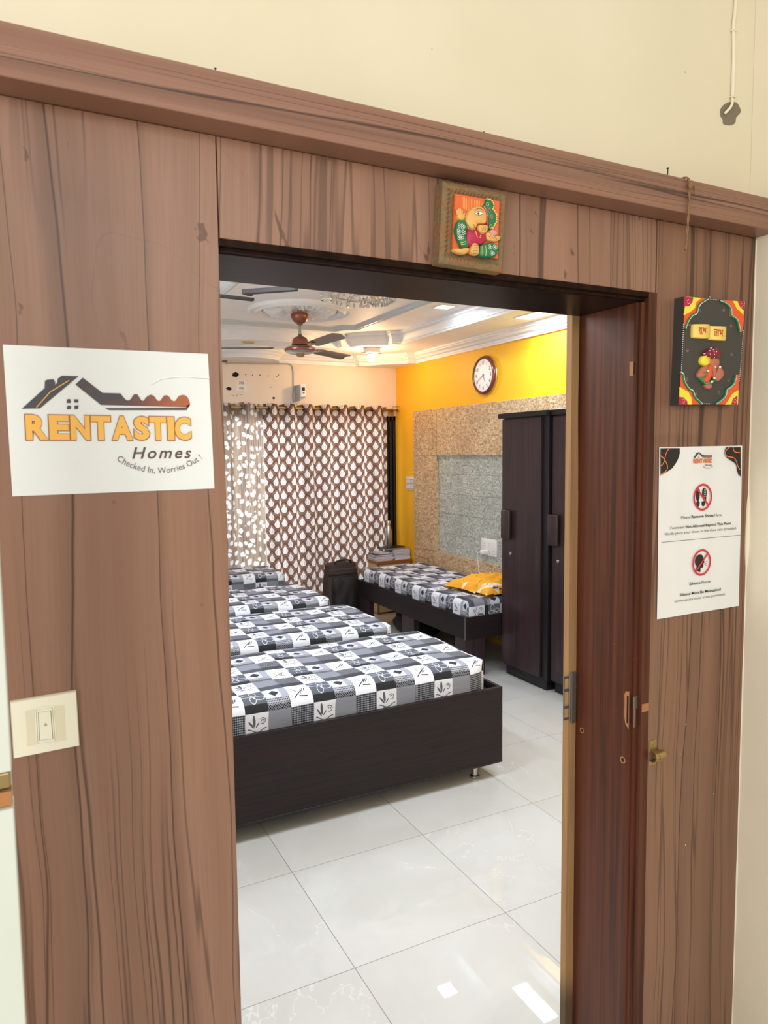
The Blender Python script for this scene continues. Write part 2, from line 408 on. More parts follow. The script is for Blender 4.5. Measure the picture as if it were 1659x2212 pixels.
# folk-art paints
for k, v in dict(f_brown=(128, 100, 72), f_orange=(226, 104, 54), f_skin=(224, 172, 96), f_green=(30, 118, 76), f_magenta=(178, 32, 70), f_white=(240, 236, 226),
                 f_black=(38, 34, 32), f_yellow=(240, 222, 70), f_slate=(64, 62, 58), f_vermil=(232, 92, 44), f_maroon=(128, 28, 40), f_terracotta=(184, 112, 86), f_cream=(244, 212, 110), f_red=(186, 52, 36), f_pink=(214, 150, 160)).items():
    MT[k] = mat(k[2:]+'_folk_paint', c(*v), .4)
def jute(b):
    x, y, z = coords(); n = nz(vec(x, y, z), 160.0, 3.0); w = nz(vec(x*8, y, z*60), 1.0, 2.0)
    col = mix(n, c(98, 84, 56), c(152, 124, 88)); add_bump(b, n, .6, .004)
    return mix(smooth(w, .45, .65, 0, .5), col, c(150, 96, 60))
MT['jute'] = mat('woven_jute', None, rough=.9, build=jute)
for i, v in enumerate([(200, 200, 210), (150, 70, 50), (226, 214, 180), (40, 44, 66), (120, 120, 118), (190, 190, 200), (60, 62, 60), (176, 158, 140)]):
    MT['cover%d' % i] = mat('book_cover_%s' % 'abcdefgh'[i], c(*v), .5)
def pages(b):
    x, y, z = coords(); n = nz(vec(x*2, y*2, z*900), 1.0, 1.0)
    return mix(smooth(n, .4, .6), c(196, 194, 206), c(232, 230, 238))
MT['pages'] = mat('page_edges', None, rough=.8, build=pages)

# ---------------------------------------------------------------- geometry helpers
BASE = {}
def tag(o, label=None, cat=None, group=None, kind=None):
    if label: o['label'] = label
    if cat: o['category'] = cat
    if group: o['group'] = group
    if kind: o['kind'] = kind
    return o
def thing(name, label, cat, base, group=None, kind=None):
    o = bpy.data.objects.new(name, None); COL.objects.link(o); o.location = base; o.empty_display_size = .05
    BASE[o.name] = Vector(base); return tag(o, label, cat, group, kind)
def base_of(o):
    return BASE[o.name] if o else Vector((0, 0, 0))
class MB:
    def __init__(s): s.bm = bmesh.new(); s.uv = None
    def poly(s, pts, faces):
        vs = [s.bm.verts.new(p) for p in pts]
        for f in faces:
            try: s.bm.faces.new([vs[i] for i in f])
            except ValueError: pass
        return vs
    def box(s, x0, x1, y0, y1, z0, z1, bev=0, seg=2):
        P = [(x0,y0,z0),(x1,y0,z0),(x1,y1,z0),(x0,y1,z0),(x0,y0,z1),(x1,y0,z1),(x1,y1,z1),(x0,y1,z1)]
        vs = s.poly(P, [(3,2,1,0),(4,5,6,7),(0,1,5,4),(1,2,6,5),(2,3,7,6),(3,0,4,7)])
        if bev:
            es = {e for v in vs for e in v.link_edges}
            bmesh.ops.bevel(s.bm, geom=list(es), offset=bev, segments=seg, profile=.5, affect='EDGES')
        return s
    def obox(s, ctr, dims, rotz=0, tilt=0, bev=0):
        n0 = len(s.bm.verts); s.bm.verts.ensure_lookup_table()
        old = set(s.bm.verts)
        dx, dy, dz = [d/2 for d in dims]; s.box(-dx, dx, -dy, dy, -dz, dz, bev)
        R = Matrix.Translation(ctr) @ Matrix.Rotation(rotz, 4, 'Z') @ Matrix.Rotation(tilt, 4, 'Y')
        for v in s.bm.verts:
            if v not in old: v.co = R @ v.co
        return s
    def tube(s, pts, r, n=10, cap=True, closed=False):
        pts = [Vector(p) for p in pts]; rs = r if isinstance(r, (list, tuple)) else [r]*len(pts)
        rings = []; prev = None
        for i, p in enumerate(pts):
            if closed: t = pts[(i+1) % len(pts)]-pts[i-1]
            else: t = pts[min(i+1, len(pts)-1)]-pts[max(i-1, 0)]
            t.normalize()
            if prev is None:
                a = Vector((0, 0, 1)) if abs(t.z) < .9 else Vector((1, 0, 0)); u = t.cross(a).normalized()
            else: u = (prev - t*prev.dot(t)).normalized()
            prev = u; w = t.cross(u)
            rings.append([s.bm.verts.new(p+(u*math.cos(2*PI*k/n)+w*math.sin(2*PI*k/n))*rs[i]) for k in range(n)])
        m = len(rings)
        for i in range(m if closed else m-1):
            A, B = rings[i], rings[(i+1) % m]
            for k in range(n): s.bm.faces.new((A[k], A[(k+1) % n], B[(k+1) % n], B[k]))
        if cap and not closed: s.bm.faces.new(rings[0][::-1]); s.bm.faces.new(rings[-1])
        return s
    def lathe(s, ctr, prof, n=32, axis='z', cap=True):
        ctr = Vector(ctr); rings = []
        for r, h in prof:
            ring = []
            for k in range(n):
                a = 2*PI*k/n; q = (r*math.cos(a), r*math.sin(a), h)
                if axis == 'x': q = (q[2], q[0], q[1])
                if axis == 'y': q = (q[0], q[2], q[1])
                ring.append(s.bm.verts.new(ctr+Vector(q)))
            rings.append(ring)
        for A, B in zip(rings, rings[1:]):
            for k in range(n):
                s.bm.faces.new((A[k], A[(k+1) % n], B[(k+1) % n], B[k]))
        if cap: s.bm.faces.new(rings[0][::-1]); s.bm.faces.new(rings[-1])
        return s
    def grid(s, f, nu, nv, closeu=False):
        """f(i,j)->(point, uv)"""
        if s.uv is None: s.uv = s.bm.loops.layers.uv.new('UVMap')
        V = [[f(i/nu, j/nv) for j in range(nv+1)] for i in range(nu+1)]
        vs = [[s.bm.verts.new(V[i][j][0]) for j in range(nv+1)] for i in range(nu+1)]
        for i in range(nu):
            for j in range(nv):
                ix = ((i, j), (i+1, j), (i+1, j+1), (i, j+1))
                fa = s.bm.faces.new([vs[a][b] for a, b in ix])
                for L, (a, b) in zip(fa.loops, ix): L[s.uv].uv = V[a][b][1]
        return s
    def prism(s, poly, depth, to3, inset=0.0, rounds=0):
        """outline poly [(a,b)], to3(a,b,d) -> point; front face at d=depth, softened by inset"""
        n = len(poly); cx = sum(p[0] for p in poly)/n; cy = sum(p[1] for p in poly)/n
        levels = [(0, 0), (depth, 0)] if not inset else [(0, 0), (depth*.5, 0), (depth*.82, inset*.35), (depth, inset)]
        rings = []
        for d, ins in levels:
            rr = []
            for (a, b) in poly:
                L = math.hypot(a-cx, b-cy) or 1e-6; k = max(0, 1-ins/L)
                rr.append(s.bm.verts.new(to3(cx+(a-cx)*k, cy+(b-cy)*k, d)))
            rings.append(rr)
        for A, B in zip(rings, rings[1:]):
            for k in range(n): s.bm.faces.new((A[k], A[(k+1) % n], B[(k+1) % n], B[k]))
        for R, d in ((rings[-1], 0), (rings[0], 0)):
            tri = tessellate_polygon([[v.co for v in R]])
            for t in tri:
                try: s.bm.faces.new([R[i] for i in t])
                except ValueError: pass
        return s
    def sweep(s, path, prof, closed=True, flip=False):
        """path [(x,y)] ccw; prof [(offset to the left of travel, z)]"""
        n = len(path); rings = []
        for i in range(n):
            p = Vector(path[i]); a = Vector(path[i-1]) if (closed or i) else None; b = Vector(path[(i+1) % n]) if (closed or i < n-1) else None
            d1 = (p-a).normalized() if a is not None else (b-p).normalized()
            d2 = (b-p).normalized() if b is not None else d1
            n1 = Vector((-d1.y, d1.x)); n2 = Vector((-d2.y, d2.x)); m = (n1+n2)
            m = m/max(m.length_squared/2, .35)
            rings.append([s.bm.verts.new((p.x+m.x*o, p.y+m.y*o, z)) for o, z in prof])
        for i in range(n if closed else n-1):
            A, B = rings[i], rings[(i+1) % n]
            for k in range(len(prof)-1): s.bm.faces.new((A[k], B[k], B[k+1], A[k+1]))
        return s
    def build(s, name, m, parent=None, smooth=False, base=None):
        bmesh.ops.recalc_face_normals(s.bm, faces=s.bm.faces)
        me = bpy.data.meshes.new(name); off = Vector(base) if base is not None else base_of(parent)
        bmesh.ops.translate(s.bm, verts=s.bm.verts, vec=-off)
        s.bm.to_mesh(me); s.bm.free(); me.materials.append(MT[m] if isinstance(m, str) else m)
        if smooth:
            for p in me.polygons: p.use_smooth = True
            if smooth != True:
                me.set_sharp_from_angle(angle=math.radians(smooth))
        o = bpy.data.objects.new(name, me); COL.objects.link(o)
        if parent: o.parent = parent; BASE[o.name] = off.copy()
        elif base is not None: o.location = off; BASE[o.name] = off.copy()
        else: BASE[o.name] = Vector((0, 0, 0))
        return o
def struct(name, mb, m, **k): return tag(mb.build(name, m, **k), kind='structure')
def copy_tree(o, delta=(0, 0, 0), rotz=0, parent=None, **tags):
    n = o.copy(); COL.objects.link(n)
    if parent is None:
        n.location = o.location + Vector(delta); n.rotation_euler.z += rotz; BASE[n.name] = BASE[o.name]+Vector(delta)
        tag(n, **tags)
    else: n.parent = parent
    for ch in [q for q in list(o.children)]: copy_tree(ch, parent=n)
    return n
def crom(pts, k=6, closed=False):
    P = [Vector(p) for p in pts]; n = len(P); out = []
    for i in range(n if closed else n-1):
        g = lambda j: P[j % n] if closed else P[min(max(j, 0), n-1)]
        a, b, cc, d = g(i-1), g(i), g(i+1), g(i+2)
        for q in range(k):
            t = q/k
            out.append(.5*((2*b)+(cc-a)*t+(2*a-5*b+4*cc-d)*t*t+(3*b-a-3*cc+d)*t**3))
    if not closed: out.append(P[-1])
    return [tuple(p) for p in out]
def wallxz(y):      # shape drawn on the partition's plane, thickness towards the hall
    return lambda a, b, d: (a, y-d, b)

def text_mesh(body, size=1.0, bold=0.0, shear=0.0, spacing=1.0):
    cu = bpy.data.curves.new('lettering', 'FONT'); cu.body = body; cu.size = size; cu.offset = bold; cu.shear = shear; cu.space_character = spacing
    cu.resolution_u = 3
    ob = bpy.data.objects.new('lettering', cu); COL.objects.link(ob)
    dg = bpy.context.evaluated_depsgraph_get(); dg.update()
    me = bpy.data.meshes.new_from_object(ob.evaluated_get(dg))
    V = [tuple(v.co) for v in me.vertices]; Fc = [tuple(p.vertices) for p in me.polygons]
    bpy.data.objects.remove(ob); bpy.data.curves.remove(cu); bpy.data.meshes.remove(me)
    return V, Fc
def lettering(name, body, to3, x0, x1, z0, z1, m, parent, bold=0.0, shear=0.0, warp=None, spacing=1.0, keep=False, thick=.0006):
    """fits the words in the box x0..x1, z0..z1 of a flat face; to3(a, b) -> point"""
    V, Fc = text_mesh(body, 1.0, bold, shear, spacing)
    ax = min(v[0] for v in V); bx = max(v[0] for v in V); ay = min(v[1] for v in V); by = max(v[1] for v in V)
    mb = MB(); sx = (x1-x0)/(bx-ax); sz = (z1-z0)/(by-ay)
    if keep: sx = sz = min(sx, sz)
    pts = []
    for v in V:
        a = x0+(v[0]-ax)*sx; b = z0+(v[1]-ay)*sz
        if warp: a, b = warp(a, b)
        pts.append(to3(a, b))
    mb.poly(pts, Fc)
    return mb.build(name, m, parent)

# ---------------------------------------------------------------- structure: hall side
PY = 1.230                                    # face of the brown panelling
XL, XR, ZT = 0.318, 1.342, 2.024              # door opening in the panelling
RX0, RX1, RY1 = 0.30, 3.62, 6.83              # inner faces of the room
mb = MB(); mb.box(-1.6, 4.3, -3.2, 7.0, -.10, 0); struct('floor', mb, 'floor')
# masonry of the partition between hall and room
mb = MB(); mb.box(-1.6, .296, 1.252, 1.44, 0, 3.0); mb.box(.296, 1.342, 1.252, 1.44, 2.04, 3.0); mb.box(1.342, 3.75, 1.252, 1.44, 0, 3.0)
struct('wall_front', mb, 'cream')
mb = MB(); mb.box(1.688, 1.86, -3.2, 1.2515, 0, 3.0); struct('wall_side', mb, 'cream_side')
# laminate boards: left of the door, above it, right of it
mb = MB(); mb.box(-1.1, XL-.002, PY, 1.2515, .004, 2.19, .001, 1); o = struct('trim_1', mb, 'laminate')
mb = MB(); mb.box(XL, 1.339, PY+.0007, 1.2515, ZT, 2.19, .0008, 1); struct('trim_2', mb, 'laminate')
mb = MB(); mb.box(1.3425, 1.6865, PY, 1.2515, .004, 2.19, .001, 1); struct('trim_3', mb, 'laminate_r')
# pelmet that runs along the top of the panelling
mb = MB(); mb.box(-1.1, 1.6875, 1.172, 1.2515, 2.191, 2.2655, .0012, 1); struct('trim_4', mb, 'laminate_h')
# polished door lining
D1 = thing('door_1', 'dark polished doorway lining with a bare timber rear edge', 'door frame', (XR, 1.25, 0), kind='structure')
mb = MB()
prof = [(1.342, 1.2285), (1.3165, 1.2285), (1.3155, 1.240), (1.3075, 1.2415), (1.3065, 1.249), (1.3005, 1.250), (1.2995, 1.256), (1.2995, 1.4395), (1.3418, 1.4395)]
zt = 2.003
v0 = [(x, y, 0.002) for x, y in prof]; v1 = [(x, y, ZT if i < 2 or i == 8 else zt) for i, (x, y) in enumerate(prof)]
n = len(prof); mb.poly(v0+v1, [(i, (i+1) % n, n+(i+1) % n, n+i) for i in range(n)]+[tuple(range(n))[::-1], tuple(range(n, 2*n))])
mb.build('jamb', 'polish', D1)
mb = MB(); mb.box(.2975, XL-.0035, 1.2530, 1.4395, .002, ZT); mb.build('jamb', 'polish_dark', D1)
mb = MB()   # head with stepped front
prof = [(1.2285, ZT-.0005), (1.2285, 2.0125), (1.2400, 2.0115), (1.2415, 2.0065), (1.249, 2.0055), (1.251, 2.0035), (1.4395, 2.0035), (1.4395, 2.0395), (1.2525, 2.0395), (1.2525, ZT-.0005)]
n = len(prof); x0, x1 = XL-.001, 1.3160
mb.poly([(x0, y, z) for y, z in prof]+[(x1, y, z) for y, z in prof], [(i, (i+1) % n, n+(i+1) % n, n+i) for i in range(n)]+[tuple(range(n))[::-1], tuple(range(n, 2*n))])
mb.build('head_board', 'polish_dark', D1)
# bare rear strip whose stained edge is chipped
mb = MB()
zz = [0.0 + .03*i for i in range(68)]; L = []; Rr = []
for i, z in enumerate(zz):
    w = noise.noise(Vector((z*3.1, 2.2, 0)))*.004+noise.noise(Vector((z*17, 5, 0)))*.0012
    L.append((1.2755, z)); Rr.append((1.2985+w-(.002 if z > 1.55 else 0), z))
for (a, za), (b_, zb) in zip(L, L[1:]): pass
pts = []; fs = []
for i, z in enumerate(zz):
    pts += [(L[i][0], 1.441, z), (Rr[i][0]+.001, 1.4385, z), (Rr[i][0]+.001, 1.462, z), (L[i][0], 1.462, z)]
for i in range(len(zz)-1):
    for k in range(4): fs.append((4*i+k, 4*i+(k+1) % 4, 4*i+4+(k+1) % 4, 4*i+4+k))
fs += [(0, 1, 2, 3), tuple(4*(len(zz)-1)+k for k in range(4))]
mb.poly(pts, fs); tag(mb.build('rear_strip', 'raw', D1), 'bare honey coloured timber strip with chipped stain')
mb = MB(); mb.box(1.2992, 1.3420, 1.4397, 1.460, 0.002, 2.03); mb.build('rear_casing', 'polish_dark', D1)
# cut-outs: small latch pocket, torn lock recess, drilled holes
def cut(name, y0, y1, z0, z1, m, d=.0008):
    mb = MB(); mb.box(1.2995-d, 1.3005, y0, y1, z0, z1); return mb.build(name, m, D1)
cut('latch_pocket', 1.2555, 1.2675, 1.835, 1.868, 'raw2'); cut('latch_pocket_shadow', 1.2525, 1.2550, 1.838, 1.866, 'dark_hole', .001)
for y, z, r in ((1.413, .918, .0075), (1.268, .893, .0085)):
    mb = MB(); mb.lathe((1.2992, y, z), [(r*.62, -.0004), (r, -.0010), (r*1.02, 0.0005)], 24, 'x', False); mb.build('drilled_hole', 'raw2', D1)
    mb = MB(); mb.lathe((1.2989, y, z), [(.0001, 0), (r*.72, 0)], 24, 'x', False); mb.build('drilled_hole_depth', 'dark_hole', D1)
mb = MB()
tor = [(1.2515, 1.072), (1.262, 1.070), (1.2665, 1.060), (1.2655, 1.03), (1.267, 1.012), (1.262, .988), (1.2515, .978)]
mb.prism(tor, .0012, lambda a, b, d: (1.3002-d, a, b)); mb.build('torn_recess', 'raw2', D1)
mb = MB(); mb.box(1.2983, 1.2992, 1.2525, 1.2575, .992, 1.060); mb.build('torn_recess_depth', 'dark_hole', D1)
mb = MB(); mb.box(1.302, 1.318, 1.2395, 1.2412, 1.030, 1.062, .0008); mb.box(1.3045, 1.3095, 1.2388, 1.2412, .985, 1.03, .0005); mb.build('strike_plate', 'steel_dull', D1)
mb = MB(); mb.box(1.318, 1.3415, 1.2278, 1.2286, 1.024, 1.044); mb.build('chiselled_slot', 'raw2', D1)
# hinge leaf with open knuckle frame at the rear edge
H = MB(); H.box(1.281, 1.2975, 1.4345, 1.4383, .932, 1.072, .0015)
hinge = H.build('hinge', 'steel_dull', D1)
mb = MB()
for z0, z1 in ((.945, .952), (.976, .984), (1.022, 1.030), (1.058, 1.064)): mb.box(1.254, 1.281, 1.4352, 1.4378, z0, z1, .0006)
mb.box(1.2535, 1.2575, 1.4350, 1.4380, .946, 1.064, .0012); mb.box(1.2740, 1.2805, 1.4340, 1.4385, .940, 1.068, .002)
mb.build('hinge_frame', 'steel_dull', hinge)
for x, z in ((1.2925, 1.060), (1.2952, 1.032), (1.2925, 1.005), (1.2952, .975), (1.2920, .945)):
    mb = MB(); mb.lathe((x, 1.4345, z), [(.0001, -.0011), (.0022, -.0008), (.0030, 0)], 14, 'y', False); mb.build('screw', 'rust', hinge)

# white door leaf standing open at the left edge, with its lock strike cut in
D2 = thing('door_2', 'greenish white enamelled door edge with a chiselled lock cut-out', 'door', (-.1, .9, 0), kind='structure')
mb = MB(); mb.box(-.16, -.0255, .8985, .935, .004, 1.258, .001, 1); mb.box(-.16, -.0255, .8985, .935, 1.302, 2.12, .001, 1); mb.box(-.16, -.055, .8985, .935, 1.256, 1.304)
mb.box(-.16, -.0265, .925, .935, 1.256, 1.304)
mb.build('door_leaf', 'white_enamel', D2)
mb = MB(); mb.box(-.0545, -.0270, .906, .924, 1.259, 1.276); mb.build('bare_timber_cut', 'raw2', D2)
mb = MB(); mb.box(-.0545, -.0275, .901, .909, 1.282, 1.3005, .002); mb.build('lock_face', 'brass', D2)
mb = MB(); mb.box(-.0545, -.0290, .915, .924, 1.275, 1.284); mb.build('lock_slot', 'dark_hole', D2)

# ---------------------------------------------------------------- structure: the room
mb = MB(); mb.box(RX0-.14, RX0-.003, 1.44, 6.97, 0, 3.0); struct('wall_left', mb, 'cream_room')
mb = MB(); mb.box(RX1, RX1+.14, 1.44, 6.97, 0, 3.0); struct('wall_right', mb, 'yellow')
mb = MB(); mb.box(RX0, .85, RY1, 6.97, 0, 3.0); mb.box(.85, RX1, RY1, 6.97, 2.05, 3.0); mb.box(.85, RX1, RY1, 6.97, 0, .06); struct('wall_back', mb, 'cream_room')
WN = thing('window_1', 'black aluminium frame of the curtained balcony door', 'window', (2.2, 6.86, .06), kind='structure')
mb = MB()
for x0, x1 in ((.85, .90), (1.72, 1.77), (2.62, 2.67), (3.44, 3.475), (3.49, 3.53), (3.545, 3.575), (3.59, 3.62)): mb.box(x0, x1, 6.845, 6.885, .06, 2.05, .003, 1)
mb.box(.85, 3.62, 6.845, 6.885, 2.0, 2.05, .003, 1); mb.box(.85, 3.62, 6.845, 6.885, .06, .11, .003, 1); mb.box(3.44, 3.62, 6.872, 6.88, .06, 2.05)
mb.build('window_frame', 'black', WN)
mb = MB(); mb.box(.88, 3.46, 6.890, 6.894, .1, 2.01); mb.build('window_pane', 'glass', WN)

# ceiling: three levels, each edge with its own plaster cornice
CXm, CYm = 1.975, 4.135
def corner(k, r):      # step - quarter round - step, in distances from the corner
    return [(.46*k, 0), (.46*k, .09*k), (.36*k, .09*k)] + [(r*math.cos(math.radians(a)), r*math.sin(math.radians(a))) for a in (17, 29, 41, 49, 61, 73)] + [(.09*k, .36*k), (.09*k, .46*k), (0, .46*k)]
def outline(x1, y1, k, r, bulge):
    """closed outline, right/far quarter mirrored four ways, ccw; bulge = radius of the arc in the far side"""
    x1h = x1-CXm; y1h = y1-CYm; q = []
    dx = math.sqrt(max(bulge*bulge-(RY1-y1)**2, 0)) if bulge else 0
    for a, b in corner(k, r)[::-1]: q.append((x1h-a, y1h-b))
    if bulge:
        a0 = math.atan2(-(RY1-y1), dx)
        for i in range(10):
            t = a0+(-PI/2-a0)*i/9
            q.append((bulge*math.cos(t), RY1-CYm+bulge*math.sin(t)))
    # q runs from the right side up round the corner to the middle of the far side: ccw
    m = [(-x, y) for x, y in q[::-1]]
    if bulge: m = m[1:]
    half = q+m
    other = [(-x, -y) for x, y in half]
    return [(CXm+x, CYm+y) for x, y in half+other]
P1 = outline(3.600, 6.810, 1.0, .372, .330)
P2 = outline(3.165, 6.310, .95, .365, .730)
def plate(outer, hole, z, name, m):
    o3 = [Vector((x, y, 0)) for x, y in outer]; h3 = [Vector((x, y, 0)) for x, y in hole]
    mb = MB(); vs = [mb.bm.verts.new((p.x, p.y, z)) for p in o3+h3]
    for t in tessellate_polygon([o3, h3]):
        try: mb.bm.faces.new([vs[i] for i in t])
        except ValueError: pass
    r = bmesh.ops.extrude_face_region(mb.bm, geom=mb.bm.faces[:]); bmesh.ops.translate(mb.bm, verts=[v for v in r['geom'] if isinstance(v, bmesh.types.BMVert)], vec=(0, 0, .012))
    return struct(name, mb, m)
rect = [(RX0-.003, 1.44), (RX1, 1.44), (RX1, RY1), (RX0-.003, RY1)]
plate(rect, P1, 2.552, 'ceiling', 'white_ceiling')
P1o = outline(3.610, 6.820, 1.0, .372, .330)
plate(P1o, P2, 2.650, 'ceiling', 'white_ceiling')
mb = MB(); mb.box(.55, 3.40, 1.80, 6.55, 2.762, 2.80); struct('ceiling', mb, 'white_ceiling')
mb = MB(); mb.box(RX0-.14, RX1+.14, 1.252, 6.97, 3.0, 3.08); struct('ceiling', mb, 'white_ceiling')
prof1 = [(.0008, 2.5512), (.0008, 2.566), (.006, 2.570), (.006, 2.582), (.014, 2.586), (.020, 2.600), (.032, 2.616), (.044, 2.622), (.044, 2.632), (.052, 2.636), (.052, 2.651)]
prof2 = [(.0008, 2.6492), (.0008, 2.664), (.007, 2.668), (.007, 2.682), (.013, 2.688), (.018, 2.708), (.034, 2.730), (.050, 2.736), (.050, 2.746), (.060, 2.750), (.060, 2.763)]
mb = MB(); mb.sweep(P1, prof1); struct('trim_5', mb, 'white_ceiling', smooth=50)
mb = MB(); mb.sweep(P2, prof2); struct('trim_6', mb, 'white_ceiling', smooth=50)
# grey-white moulding round the middle of the ceiling
mx1, my1 = 2.70, 5.93
q = [(mx1-CXm, my1-CYm-.17), (mx1-CXm-.015, my1-CYm-.155), (mx1-CXm-.115, my1-CYm-.110), (mx1-CXm-.155, my1-CYm-.015), (mx1-CXm-.17, my1-CYm)]
P3 = [(CXm+sx*x, CYm+sy*y) for sx, sy, o in ((1, 1, 1), (-1, 1, -1), (-1, -1, 1), (1, -1, -1)) for x, y in q[::o]]
mb = MB(); mb.sweep(P3, [(-.004, 2.763), (-.004, 2.738), (.006, 2.728), (.018, 2.728), (.022, 2.734), (.034, 2.734), (.040, 2.744), (.052, 2.748), (.056, 2.763)]); struct('trim_7', mb, 'grey_gloss', smooth=45)

